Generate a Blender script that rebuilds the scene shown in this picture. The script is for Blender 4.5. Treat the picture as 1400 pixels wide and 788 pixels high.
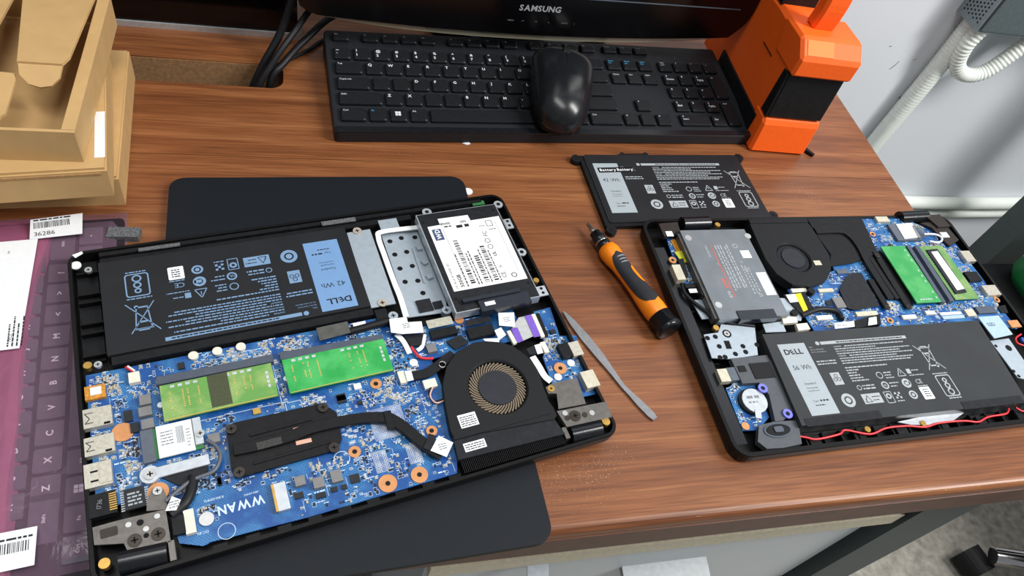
import bpy, bmesh, math, random
from mathutils import Vector, Matrix
random.seed(7)
for o in list(bpy.data.objects):
    bpy.data.objects.remove(o, do_unlink=True)
SC = bpy.context.scene
COL = SC.collection

# ------------------------------------------------------------------ camera
FPX = 997.33
R_ = Vector((0.96344321, -0.16972862, 0.20729055))
U_ = Vector((0.01038889, 0.79681065, 0.60413977))
F_ = Vector((0.26771112, 0.57990084, -0.7694451))
cam_d = bpy.data.cameras.new('camera'); cam = bpy.data.objects.new('camera', cam_d); COL.objects.link(cam)
cam_d.sensor_width = 36.0; cam_d.lens = FPX / 1400.0 * 36.0; cam_d.clip_start = 0.01; cam_d.clip_end = 50
m = Matrix((R_, U_, -F_)).transposed().to_4x4(); m.translation = Vector((0, 0, 0.46548)); cam.matrix_world = m
SC.camera = cam

# ------------------------------------------------------------------ world, lights, exposure
W = bpy.data.worlds.new('world'); SC.world = W; W.use_nodes = True
W.node_tree.nodes['Background'].inputs[0].default_value = (0.86, 0.93, 1.0, 1)
W.node_tree.nodes['Background'].inputs[1].default_value = 0.24
def area(name, loc, target, sx, sy, power, col=(1, 1, 1)):
    d = bpy.data.lights.new(name, 'AREA'); d.shape = 'RECTANGLE'; d.size = sx; d.size_y = sy; d.energy = power; d.color = col
    o = bpy.data.objects.new(name, d); COL.objects.link(o); o.location = loc
    o.rotation_euler = (Vector(target) - Vector(loc)).to_track_quat('-Z', 'Y').to_euler()
    return o
area('ceiling_lamp', (1.55, -0.20, 1.50), (0.25, 0.40, 0), 0.35, 1.3, 52, (1.0, 0.985, 0.96))
area('ceiling_lamp', (-0.1, 0.10, 1.9), (0.1, 0.25, 0), 1.3, 0.35, 17, (1.0, 0.985, 0.96))
SC.view_settings.view_transform = 'Standard'; SC.view_settings.look = 'None'
SC.view_settings.gamma = 1.0; SC.view_settings.use_curve_mapping = False
SC.view_settings.exposure = 0.02

# ------------------------------------------------------------------ materials
def lin(r, g, b):
    f = lambda c: (c / 255 / 12.92) if c / 255 <= 0.04045 else ((c / 255 + 0.055) / 1.055) ** 2.4
    return (f(r), f(g), f(b), 1)
MATS = {}
def mat(key, rgb, rough=0.5, metal=0.0, var=0.10, scale=220.0, bump=0.0, **kw):
    ma = bpy.data.materials.new(key); ma.use_nodes = True
    nt = ma.node_tree; bs = nt.nodes['Principled BSDF']
    tc = nt.nodes.new('ShaderNodeTexCoord'); nz = nt.nodes.new('ShaderNodeTexNoise')
    nz.inputs['Scale'].default_value = scale; nz.inputs['Detail'].default_value = 4
    nt.links.new(tc.outputs['Object'], nz.inputs['Vector'])
    cr = nt.nodes.new('ShaderNodeValToRGB')
    c = lin(*rgb)
    cr.color_ramp.elements[0].position = 0.3; cr.color_ramp.elements[1].position = 0.75
    cr.color_ramp.elements[0].color = tuple(x * (1 - var) for x in c[:3]) + (1,)
    cr.color_ramp.elements[1].color = tuple(min(1, x * (1 + var)) for x in c[:3]) + (1,)
    nt.links.new(nz.outputs['Fac'], cr.inputs['Fac']); nt.links.new(cr.outputs['Color'], bs.inputs['Base Color'])
    bs.inputs['Roughness'].default_value = rough; bs.inputs['Metallic'].default_value = metal
    if max(rgb) < 60: bs.inputs['Specular IOR Level'].default_value = 0.20 if rough > 0.3 else 0.42
    for k, v in kw.items(): bs.inputs[k.replace('_', ' ')].default_value = v
    if bump:
        bp = nt.nodes.new('ShaderNodeBump'); bp.inputs['Strength'].default_value = bump; bp.inputs['Distance'].default_value = 0.0004
        nt.links.new(nz.outputs['Fac'], bp.inputs['Height']); nt.links.new(bp.outputs['Normal'], bs.inputs['Normal'])
    MATS[key] = ma
    return ma
mat('steel', (200, 195, 180), 0.35, 0.55, 0.15, 500)
mat('lightsteel', (196, 202, 208), 0.42, 0.6)
mat('alu', (172, 184, 194), 0.45, 0.45, 0.06)
mat('paleshell', (202, 196, 176), 0.5, 0.3)
mat('gunmetal', (112, 108, 104), 0.42, 0.75, 0.15, 300)
mat('gunmetal2', (60, 54, 50), 0.45, 0.6, 0.2, 300)
mat('screw', (196, 196, 196), 0.3, 0.8)
mat('screwbeige', (190, 178, 165), 0.45, 0.4)
mat('darkscrew', (66, 60, 55), 0.35, 0.7)
mat('brass', (200, 160, 84), 0.35, 0.8)
mat('copper', (200, 140, 90), 0.5, 0.25)
mat('copperbright', (226, 172, 150), 0.4, 0.4)
mat('goldflex', (206, 140, 44), 0.4, 0.2, 0.3, 600)
mat('yellow', (232, 226, 20), 0.5); mat('yellowgreen', (176, 178, 40), 0.3)
mat('whitepaper', (226, 228, 230), 0.6, 0, 0.03); mat('whitelabel', (232, 233, 232), 0.4, 0, 0.03)
mat('whiteplastic', (220, 216, 200), 0.45, 0, 0.08); mat('whitecable', (228, 232, 232), 0.45, 0, 0.05)
mat('blackplastic', (24, 25, 27), 0.42, 0, 0.3); mat('blackgloss', (22, 24, 28), 0.22, 0, 0.2)
mat('blackfilm', (34, 36, 40), 0.38, 0, 0.25); mat('heatblack', (24, 24, 26), 0.42, 0, 0.25)
mat('fanblack', (28, 29, 31), 0.5, 0, 0.15, 900); mat('satablack', (30, 34, 44), 0.25, 0, 0.2)
mat('chassis', (14, 14, 15), 0.40, 0, 0.3, 300); mat('darkhole', (16, 16, 18), 0.7)
mat('greyplastic', (84, 92, 104), 0.5); mat('darkgrey', (70, 78, 92), 0.5, 0, 0.1)
mat('chip', (42, 44, 48), 0.45, 0, 0.15); mat('inductor', (122, 122, 122), 0.55, 0.2)
mat('greyfilm', (78, 78, 74), 0.35, 0, 0.3, 120); mat('greyfoam', (92, 94, 96), 0.9, 0, 0.6, 900)
mat('greycable', (86, 90, 100), 0.45); mat('blackcable', (28, 29, 32), 0.42)
mat('pinkwire', (216, 170, 160), 0.5); mat('redwire', (214, 44, 52), 0.35); mat('bluewire', (40, 80, 190), 0.4)
mat('foil', (196, 192, 176), 0.35, 0.5, 0.15, 400); mat('silverribbon', (188, 190, 188), 0.35, 0.3)
mat('purple', (116, 84, 186), 0.45); mat('lightblue', (160, 184, 204), 0.45, 0, 0.05)
mat('darkgreen', (64, 70, 44), 0.6, 0, 0.5, 1800); mat('pcbgreen', (46, 112, 60), 0.45)
mat('speakergrey', (72, 76, 82), 0.6, 0, 0.1); mat('darkfoam', (40, 40, 42), 0.95, 0, 0.5, 2500)
mat('bluerubber', (112, 116, 224), 0.55); mat('ssdgrey', (112, 118, 124), 0.28, 0.25, 0.12, 60)
mat('fan_blade', (124, 110, 92), 0.5, 0.1); mat('hub', (44, 46, 52), 0.5)
mat('batteryblack', (34, 35, 38), 0.42, 0, 0.12, 40); mat('batterygrey', (54, 56, 58), 0.36, 0, 0.12, 30)
mat('batterypanel', (156, 166, 172), 0.5, 0, 0.03); mat('batterypanelblue', (108, 146, 190), 0.5, 0, 0.03)
mat('printwhite', (160, 166, 170), 0.6, 0, 0.03); mat('printblue', (112, 144, 178), 0.6, 0, 0.03)
mat('ink', (36, 38, 44), 0.6); mat('inkred', (226, 84, 40), 0.5); mat('inkgrey', (120, 124, 130), 0.6); mat('inkblue', (60, 74, 110), 0.5)
mat('lid', (20, 24, 30), 0.52, 0, 0.12, 2200, 0.25)
mat('kbbody', (34, 36, 40), 0.48, 0, 0.12, 1500, 0.1); mat('keycap', (26, 28, 31), 0.42, 0, 0.15, 300)
mat('legend', (206, 212, 216), 0.6); mat('legendblue', (70, 168, 222), 0.6)
mat('mouse', (24, 26, 29), 0.26, 0, 0.2, 200); mat('mouseside', (18, 19, 21), 0.5)
mat('orange', (250, 98, 8), 0.6, 0, 0.04); mat('orangetool', (250, 136, 10), 0.4, 0, 0.04); mat('toolgrey', (44, 46, 50), 0.55)
mat('glossblack', (6, 6, 8), 0.2, 0, 0.1); mat('screen', (6, 6, 8), 0.12, 0, 0.1); mat('silvertext', (206, 210, 214), 0.35, 0.5)
mat('silveredge', (188, 190, 192), 0.4, 0.5)
mat('card', (192, 156, 104), 0.75, 0, 0.06, 60, 0.05); mat('cardedge', (170, 130, 82), 0.8, 0, 0.2, 400)
mat('bagkey', (84, 76, 88), 0.6); mat('bagplate', (40, 34, 42), 0.6); mat('baglegend', (226, 220, 228), 0.6)
mat('wall', (214, 218, 224), 0.7, 0, 0.02, 6); mat('hose', (226, 232, 226), 0.5, 0, 0.03)
mat('ventgrey', (126, 140, 144), 0.5, 0.2); mat('ventdark', (74, 84, 84), 0.55, 0.1)
mat('cabinet', (206, 212, 214), 0.4, 0, 0.02, 8); mat('pull', (150, 155, 158), 0.5, 0.15); mat('orangepatch', (250, 122, 30), 0.6, 0, 0.04); mat('beige', (214, 204, 178), 0.5)
mat('leggreen', (66, 76, 76), 0.5, 0.1); mat('chrome', (210, 206, 206), 0.12, 1.0); mat('rubber', (22, 22, 24), 0.6)
mat('greenbag', (14, 112, 56), 0.5); mat('beadwhite', (222, 224, 228), 0.6); mat('deskunder', (60, 34, 24), 0.6)
mat('smd_tan', (178, 168, 146), 0.5); mat('smd_dark', (44, 46, 54), 0.45); mat('smd_silver', (198, 202, 208), 0.4, 0.4)
mat('silk', (196, 216, 236), 0.6); mat('goldpad', (214, 178, 98), 0.4, 0.5)
mat('spudger', (150, 150, 152), 0.32, 0.9, 0.12, 300); mat('bit', (190, 184, 172), 0.25, 0.9)

def mat_pcb(key, base, trace, dark):
    ma = bpy.data.materials.new(key); ma.use_nodes = True; nt = ma.node_tree; bs = nt.nodes['Principled BSDF']
    tc = nt.nodes.new('ShaderNodeTexCoord')
    vo = nt.nodes.new('ShaderNodeTexVoronoi'); vo.feature = 'F1'; vo.distance = 'CHEBYCHEV'; vo.inputs['Scale'].default_value = 520
    nz = nt.nodes.new('ShaderNodeTexNoise'); nz.inputs['Scale'].default_value = 60; nz.inputs['Detail'].default_value = 3
    br = nt.nodes.new('ShaderNodeTexBrick'); br.inputs['Scale'].default_value = 260; br.inputs['Mortar Size'].default_value = 0.05
    br.inputs['Color1'].default_value = lin(*base); br.inputs['Color2'].default_value = lin(*dark); br.inputs['Mortar'].default_value = lin(*trace)
    for n in (vo, nz, br): nt.links.new(tc.outputs['Object'], n.inputs['Vector'])
    r1 = nt.nodes.new('ShaderNodeValToRGB'); r1.color_ramp.elements[0].position = 0.42; r1.color_ramp.elements[1].position = 0.6
    nt.links.new(nz.outputs['Fac'], r1.inputs['Fac'])
    mx = nt.nodes.new('ShaderNodeMixRGB'); mx.inputs['Color1'].default_value = lin(*base)
    nt.links.new(r1.outputs['Color'], mx.inputs['Fac']); nt.links.new(br.outputs['Color'], mx.inputs['Color2'])
    r2 = nt.nodes.new('ShaderNodeValToRGB'); r2.color_ramp.elements[0].position = 0.0; r2.color_ramp.elements[1].position = 0.11
    r2.color_ramp.elements[0].color = (1, 1, 1, 1); r2.color_ramp.elements[1].color = (0, 0, 0, 1)
    nt.links.new(vo.outputs['Distance'], r2.inputs['Fac'])
    m2 = nt.nodes.new('ShaderNodeMixRGB'); m2.inputs['Color2'].default_value = lin(*trace)
    nt.links.new(r2.outputs['Color'], m2.inputs['Fac']); nt.links.new(mx.outputs['Color'], m2.inputs['Color1'])
    nt.links.new(m2.outputs['Color'], bs.inputs['Base Color']); bs.inputs['Roughness'].default_value = 0.4
    MATS[key] = ma
mat_pcb('pcbblue', (4, 70, 138), (60, 136, 190), (2, 50, 112))
mat_pcb('dimm_a', (96, 150, 70), (176, 190, 120), (84, 140, 62)); mat_pcb('dimm_b', (30, 152, 66), (90, 196, 110), (24, 136, 58))
mat_pcb('dimm_c', (44, 146, 74), (90, 176, 104), (38, 134, 66)); mat_pcb('dimm_d', (88, 138, 74), (150, 170, 110), (76, 120, 62))
mat_pcb('padgrid', (24, 84, 160), (206, 216, 226), (60, 110, 170)); mat_pcb('padgrid2', (30, 84, 150), (206, 216, 226), (50, 60, 90))

def mat_wood():
    ma = bpy.data.materials.new('wood'); ma.use_nodes = True; nt = ma.node_tree; bs = nt.nodes['Principled BSDF']
    tc = nt.nodes.new('ShaderNodeTexCoord')
    mp = nt.nodes.new('ShaderNodeMapping'); mp.inputs['Scale'].default_value = (1.6, 30, 30); mp.inputs['Rotation'].default_value = (0, 0, 0.03)
    nt.links.new(tc.outputs['Object'], mp.inputs['Vector'])
    n1 = nt.nodes.new('ShaderNodeTexNoise'); n1.inputs['Scale'].default_value = 2.2; n1.inputs['Detail'].default_value = 6; n1.inputs['Distortion'].default_value = 0.6
    nt.links.new(mp.outputs['Vector'], n1.inputs['Vector'])
    mp2 = nt.nodes.new('ShaderNodeMapping'); mp2.inputs['Scale'].default_value = (14, 420, 420); mp2.inputs['Rotation'].default_value = (0, 0, 0.03)
    nt.links.new(tc.outputs['Object'], mp2.inputs['Vector'])
    n2 = nt.nodes.new('ShaderNodeTexNoise'); n2.inputs['Scale'].default_value = 1.4; n2.inputs['Detail'].default_value = 5
    nt.links.new(mp2.outputs['Vector'], n2.inputs['Vector'])
    cr = nt.nodes.new('ShaderNodeValToRGB'); e = cr.color_ramp.elements
    e[0].position = 0.26; e[0].color = lin(104, 61, 35); e[1].position = 0.76; e[1].color = lin(156, 105, 66)
    k = e.new(0.5); k.color = lin(130, 80, 47)
    nt.links.new(n1.outputs['Fac'], cr.inputs['Fac'])
    c2 = nt.nodes.new('ShaderNodeValToRGB'); c2.color_ramp.elements[0].position = 0.36; c2.color_ramp.elements[0].color = (0.62, 0.55, 0.5, 1)
    c2.color_ramp.elements[1].position = 0.62; c2.color_ramp.elements[1].color = (1.08, 1.06, 1.04, 1)
    nt.links.new(n2.outputs['Fac'], c2.inputs['Fac'])
    mx = nt.nodes.new('ShaderNodeMixRGB'); mx.blend_type = 'MULTIPLY'; mx.inputs['Fac'].default_value = 0.8
    nt.links.new(cr.outputs['Color'], mx.inputs['Color1']); nt.links.new(c2.outputs['Color'], mx.inputs['Color2'])
    n3 = nt.nodes.new('ShaderNodeTexNoise'); n3.inputs['Scale'].default_value = 900; n3.inputs['Detail'].default_value = 2
    n4 = nt.nodes.new('ShaderNodeTexNoise'); n4.inputs['Scale'].default_value = 9
    nt.links.new(tc.outputs['Object'], n3.inputs['Vector']); nt.links.new(tc.outputs['Object'], n4.inputs['Vector'])
    mm = nt.nodes.new('ShaderNodeMath'); mm.operation = 'MULTIPLY'; nt.links.new(n3.outputs['Fac'], mm.inputs[0]); nt.links.new(n4.outputs['Fac'], mm.inputs[1])
    c3 = nt.nodes.new('ShaderNodeValToRGB'); c3.color_ramp.elements[0].position = 0.475; c3.color_ramp.elements[1].position = 0.53
    nt.links.new(mm.outputs[0], c3.inputs['Fac'])
    m2 = nt.nodes.new('ShaderNodeMixRGB'); m2.inputs['Color2'].default_value = lin(186, 150, 118)
    nt.links.new(c3.outputs['Color'], m2.inputs['Fac']); nt.links.new(mx.outputs['Color'], m2.inputs['Color1'])
    nt.links.new(m2.outputs['Color'], bs.inputs['Base Color']); bs.inputs['Roughness'].default_value = 0.36
    bp = nt.nodes.new('ShaderNodeBump'); bp.inputs['Strength'].default_value = 0.12; bp.inputs['Distance'].default_value = 0.0003
    nt.links.new(n2.outputs['Fac'], bp.inputs['Height']); nt.links.new(bp.outputs['Normal'], bs.inputs['Normal'])
    MATS['wood'] = ma
mat_wood()
mat('chipboard', (146, 110, 74), 0.8, 0, 0.25, 300); mat('edgewood', (84, 46, 28), 0.4, 0, 0.25, 60); mat('floorconc', (150, 146, 136), 0.6, 0, 0.35, 70)

def mat_film(key, rgb, opacity, rough=0.12, bmp=0.6):
    ma = bpy.data.materials.new(key); ma.use_nodes = True; nt = ma.node_tree; bs = nt.nodes['Principled BSDF']
    tc = nt.nodes.new('ShaderNodeTexCoord'); nz = nt.nodes.new('ShaderNodeTexNoise'); nz.inputs['Scale'].default_value = 22; nz.inputs['Detail'].default_value = 4; nz.inputs['Distortion'].default_value = 1.5
    nt.links.new(tc.outputs['Object'], nz.inputs['Vector'])
    bp = nt.nodes.new('ShaderNodeBump'); bp.inputs['Strength'].default_value = bmp; bp.inputs['Distance'].default_value = 0.004
    nt.links.new(nz.outputs['Fac'], bp.inputs['Height']); nt.links.new(bp.outputs['Normal'], bs.inputs['Normal'])
    bs.inputs['Base Color'].default_value = lin(*rgb); bs.inputs['Roughness'].default_value = rough
    tr = nt.nodes.new('ShaderNodeBsdfTransparent'); tr.inputs[0].default_value = (0.95, 0.88, 0.92, 1) if bmp == 0.6 else (0.96, 0.96, 0.95, 1)
    mx = nt.nodes.new('ShaderNodeMixShader'); mx.inputs[0].default_value = opacity
    nt.links.new(tr.outputs[0], mx.inputs[1]); nt.links.new(bs.outputs[0], mx.inputs[2])
    nt.links.new(mx.outputs[0], nt.nodes['Material Output'].inputs['Surface'])
    MATS[key] = ma
mat_film('filmpink', (156, 88, 118), 0.70, 0.35); mat_film('filmclear', (150, 120, 142), 0.26, 0.16)
mat_film('cleartape', (90, 90, 88), 0.3, 0.25, 0.0); mat_film('acrylic', (190, 184, 160), 0.35, 0.15, 0.0)

# ------------------------------------------------------------------ mesh helpers (all sizes in metres unless noted mm)
def link(name, me, material, parent=None, smooth=False):
    o = bpy.data.objects.new(name, me); COL.objects.link(o)
    if material is not None:
        for k in (material if isinstance(material, (list, tuple)) else [material]): me.materials.append(MATS[k])
    if parent is not None: o.parent = parent
    if smooth:
        for p in me.polygons: p.use_smooth = True
    return o
def tag(o, label, cat, group=None, kind=None):
    o['label'] = label; o['category'] = cat
    if group: o['group'] = group
    if kind: o['kind'] = kind
    return o
def struct(o, label=None):
    o['kind'] = 'structure'
    if label: o['label'] = label
    return o
def empty(name, loc=(0, 0, 0), rz=0.0, rx=0.0):
    o = bpy.data.objects.new(name, None); COL.objects.link(o); o.empty_display_size = 0.02
    o.location = loc; o.rotation_euler = (rx, 0, rz); return o
def bm_mesh(bm, name, smooth=False):
    me = bpy.data.meshes.new(name); bmesh.ops.recalc_face_normals(bm, faces=bm.faces); bm.to_mesh(me); bm.free()
    if smooth:
        for p in me.polygons: p.use_smooth = True
    return me
def bevel_all(bm, off, seg=1, ang=0.5):
    es = [e for e in bm.edges if len(e.link_faces) == 2 and e.calc_face_angle(0) > ang]
    if es and off > 0: bmesh.ops.bevel(bm, geom=es, offset=off, segments=seg, affect='EDGES', profile=0.5, clamp_overlap=True)
def prism_bm(pts, z0, z1, bev=0.0, seg=1, bm=None):
    new = bm is None
    if new: bm = bmesh.new()
    a = sum(pts[i][0] * pts[(i + 1) % len(pts)][1] - pts[(i + 1) % len(pts)][0] * pts[i][1] for i in range(len(pts)))
    if a < 0: pts = list(reversed(pts))
    lo = [bm.verts.new((x, y, z0)) for x, y in pts]; hi = [bm.verts.new((x, y, z1)) for x, y in pts]
    bm.faces.new(list(reversed(lo))); bm.faces.new(hi)
    n = len(pts)
    for i in range(n): bm.faces.new((lo[i], lo[(i + 1) % n], hi[(i + 1) % n], hi[i]))
    if bev and new: bevel_all(bm, bev, seg)
    return bm
def prism(name, pts, z0, z1, material, parent=None, bev=0.0, seg=1):
    return link(name, bm_mesh(prism_bm(pts, z0, z1, bev, seg), name), material, parent)
def rect(x0, y0, x1, y1): return [(x0, y0), (x1, y0), (x1, y1), (x0, y1)]
def rrect(x0, y0, x1, y1, r, n=5):
    out = []
    for cx, cy, a0 in ((x1 - r, y0 + r, -90), (x1 - r, y1 - r, 0), (x0 + r, y1 - r, 90), (x0 + r, y0 + r, 180)):
        for i in range(n + 1):
            a = math.radians(a0 + 90 * i / n); out.append((cx + r * math.cos(a), cy + r * math.sin(a)))
    return out
def box(name, x0, y0, z0, x1, y1, z1, material, parent=None, bev=0.0, seg=1):
    return prism(name, rect(x0, y0, x1, y1), z0, z1, material, parent, bev, seg)
def circ(cx, cy, r, n=20): return [(cx + r * math.cos(2 * math.pi * i / n), cy + r * math.sin(2 * math.pi * i / n)) for i in range(n)]
def smooth_path(P, sub=6):
    P = [Vector(p) for p in P]; out = []
    for i in range(len(P) - 1):
        p0 = P[max(i - 1, 0)]; p1 = P[i]; p2 = P[i + 1]; p3 = P[min(i + 2, len(P) - 1)]
        for k in range(sub):
            t = k / sub
            out.append(0.5 * ((2 * p1) + (-p0 + p2) * t + (2 * p0 - 5 * p1 + 4 * p2 - p3) * t * t + (-p0 + 3 * p1 - 3 * p2 + p3) * t ** 3))
    out.append(P[-1]); return out
def tube_bm(path, rad, n=10, bm=None):
    if bm is None: bm = bmesh.new()
    rings = []; up = None
    for i, p in enumerate(path):
        t = (path[min(i + 1, len(path) - 1)] - path[max(i - 1, 0)]).normalized()
        if up is None:
            up = Vector((0, 0, 1)) if abs(t.z) < 0.9 else Vector((1, 0, 0))
        up = (up - t * up.dot(t)).normalized(); sd = t.cross(up)
        r = rad[i] if isinstance(rad, (list, tuple)) else rad
        rings.append([bm.verts.new(p + (up * math.cos(2 * math.pi * k / n) + sd * math.sin(2 * math.pi * k / n)) * r) for k in range(n)])
    for a, b in zip(rings[:-1], rings[1:]):
        for k in range(n): bm.faces.new((a[k], a[(k + 1) % n], b[(k + 1) % n], b[k]))
    bm.faces.new([bm.verts.new(v.co) for v in rings[0]]); bm.faces.new([bm.verts.new(v.co) for v in reversed(rings[-1])])
    return bm
def tube(name, pts, rad, material, parent=None, n=10, sub=6):
    path = smooth_path(pts, sub) if sub > 1 else [Vector(p) for p in pts]
    return link(name, bm_mesh(tube_bm(path, rad, n), name, True), material, parent)
def strip_pts(pts, w):
    P = [Vector((x, y, 0)) for x, y in pts]
    if len(P) > 2: P = smooth_path(P, 5)
    L, Rr = [], []
    for i, p in enumerate(P):
        t = (P[min(i + 1, len(P) - 1)] - P[max(i - 1, 0)]).normalized(); nrm = Vector((-t.y, t.x, 0)) * w / 2
        L.append(((p + nrm).x, (p + nrm).y)); Rr.append(((p - nrm).x, (p - nrm).y))
    return L, Rr
def strip_bm(pts, w, z0, z1, bev=0.0):
    L, Rr = strip_pts(pts, w); bm = bmesh.new(); n = len(L)
    vs = [[bm.verts.new((x, y, z)) for x, y in S] for S in (L, Rr) for z in (z0, z1)]
    l0, l1, r0, r1 = vs
    for i in range(n - 1):
        bm.faces.new((l1[i], l1[i + 1], r1[i + 1], r1[i])); bm.faces.new((l0[i], r0[i], r0[i + 1], l0[i + 1]))
        bm.faces.new((l0[i], l0[i + 1], l1[i + 1], l1[i])); bm.faces.new((r0[i], r1[i], r1[i + 1], r0[i + 1]))
    bm.faces.new((l0[0], l1[0], r1[0], r0[0])); bm.faces.new((l0[-1], r0[-1], r1[-1], l1[-1]))
    if bev: bmesh.ops.recalc_face_normals(bm, faces=bm.faces); bevel_all(bm, bev)
    return bm
def profile_x(name, prof, x0, x1, material, parent=None, bev=0.0, seg=1):
    """prof: (y, z) outline swept along x"""
    bm = bmesh.new(); a = [bm.verts.new((x0, y, z)) for y, z in prof]; b = [bm.verts.new((x1, y, z)) for y, z in prof]; n = len(prof)
    bm.faces.new(a); bm.faces.new(list(reversed(b)))
    for i in range(n): bm.faces.new((a[i], b[i], b[(i + 1) % n], a[(i + 1) % n]))
    bmesh.ops.recalc_face_normals(bm, faces=bm.faces)
    if bev: bevel_all(bm, bev, seg, 0.3)
    return link(name, bm_mesh(bm, name), material, parent)

# ------------------------------------------------------------------ lettering: glyph outlines taken once from the built-in font
CHARS = sorted(set("ABCDEFGHIJKLMNOPQRSTUVWXYZabcdefghijklmnopqrstuvwxyz0123456789.,-/*+!@#$%^&()<>?:;'\"=[]_|~`\\"))
GLY = {}
def load_glyphs():
    obs = []
    for off, tagk in ((0.0, 'r'), (0.028, 'b')):
        for ch in CHARS:
            c = bpy.data.curves.new('g', 'FONT'); c.body = ch; c.size = 1.0; c.resolution_u = 2; c.offset = off
            o = bpy.data.objects.new('g', c); COL.objects.link(o); obs.append((tagk, ch, o, c))
    bpy.context.view_layer.update(); dg = bpy.context.evaluated_depsgraph_get()
    for tagk, ch, o, c in obs:
        me = o.evaluated_get(dg).to_mesh()
        V = [tuple(v.co[:2]) for v in me.vertices]; Fc = [tuple(p.vertices) for p in me.polygons]
        xs = [v[0] for v in V] or [0]
        GLY[(tagk, ch)] = (V, Fc, min(xs), max(xs)); o.evaluated_get(dg).to_mesh_clear()
    for _, _, o, c in obs: bpy.data.objects.remove(o, do_unlink=True); bpy.data.curves.remove(c)
load_glyphs()
class Print:
    """collects flat print (lettering, bars, rings) on one level; x right, y up, unit mm"""
    def __init__(s): s.v = []; s.f = []; s.mi = []
    def _add(s, V, Fc, m=0):
        b = len(s.v); s.v += V; s.f += [tuple(b + i for i in f) for f in Fc]; s.mi += [m] * len(Fc)
    def width(s, t, size, bold=False, sp=0.07):
        w = 0
        for ch in t:
            if ch == ' ' or ('b' if bold else 'r', ch) not in GLY: w += 0.32; continue
            g = GLY[('b' if bold else 'r', ch)]; w += g[3] - g[2] + sp
        return w * size
    def text(s, t, x, y, size, bold=False, m=0, align='l', rot=0.0, sx=1.0, sp=0.07):
        w = s.width(t, size, bold, sp) * sx
        cx = {'l': 0, 'c': -w / 2, 'r': -w}[align]; ca, sa = math.cos(rot), math.sin(rot)
        for ch in t:
            if ch == ' ' or ('b' if bold else 'r', ch) not in GLY: cx += 0.32 * size * sx; continue
            V, Fc, a, b = GLY[('b' if bold else 'r', ch)]
            pts = [((vx - a) * size * sx + cx, vy * size) for vx, vy in V]
            s._add([(x + ca * px - sa * py, y + sa * px + ca * py) for px, py in pts], Fc, m); cx += (b - a + sp) * size * sx
        return s
    def rect(s, x0, y0, x1, y1, m=0, rot=0.0, cx=None, cy=None):
        V = rect(x0, y0, x1, y1)
        if rot:
            ca, sa = math.cos(rot), math.sin(rot); V = [(cx + ca * (x - cx) - sa * (y - cy), cy + sa * (x - cx) + ca * (y - cy)) for x, y in V]
        s._add(V, [(0, 1, 2, 3)], m)
    def line(s, x0, y0, x1, y1, w, m=0):
        d = Vector((x1 - x0, y1 - y0)); d = d.normalized() if d.length else Vector((1, 0)); n = Vector((-d.y, d.x)) * w / 2
        s._add([(x0 + n.x, y0 + n.y), (x0 - n.x, y0 - n.y), (x1 - n.x, y1 - n.y), (x1 + n.x, y1 + n.y)], [(0, 1, 2, 3)], m)
    def frame(s, x0, y0, x1, y1, w, m=0):
        for a in ((x0, y0, x1, y0), (x1, y0, x1, y1), (x1, y1, x0, y1), (x0, y1, x0, y0)): s.line(*a, w, m)
    def ring(s, x, y, r, w, m=0, n=24):
        V = circ(x, y, r, n) + circ(x, y, r - w, n); s._add(V, [(i, (i + 1) % n, n + (i + 1) % n, n + i) for i in range(n)], m)
    def disc(s, x, y, r, m=0, n=20): s._add(circ(x, y, r, n), [tuple(range(n))], m)
    def dashes(s, x0, y, x1, h, m=0):
        x = x0
        while x < x1 - 0.5:
            w = min(random.uniform(1.0, 4.2) * max(h, 0.6), x1 - x); s.rect(x, y, x + w, y + h, m); x += w + h * 0.6
    def qr(s, x0, y0, sz, n=9, m=0):
        c = sz / n
        for i in range(n):
            for j in range(n):
                if random.random() < 0.5: s.rect(x0 + i * c, y0 + j * c, x0 + (i + 1) * c, y0 + (j + 1) * c, m)
    def bars(s, x0, y0, x1, y1, m=0, step=0.5):
        x = x0
        while x < x1: w = random.uniform(0.3, 0.8) * step; s.rect(x, y0, x + w, y1, m); x += w + random.uniform(0.3, 0.9) * step
    def build(s, name, mats_, parent, z, loc=(0, 0), rot=0.0, scale=0.001):
        ca, sa = math.cos(rot), math.sin(rot)
        V = [(scale * (loc[0] + ca * x - sa * y), scale * (loc[1] + sa * x + ca * y), z * scale) for x, y in s.v]
        me = bpy.data.meshes.new(name); me.from_pydata(V, [], s.f)
        for k in (mats_ if isinstance(mats_, (list, tuple)) else [mats_]): me.materials.append(MATS[k])
        me.polygons.foreach_set('material_index', s.mi); me.update()
        o = bpy.data.objects.new(name, me); COL.objects.link(o); o.parent = parent; return o

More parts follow.
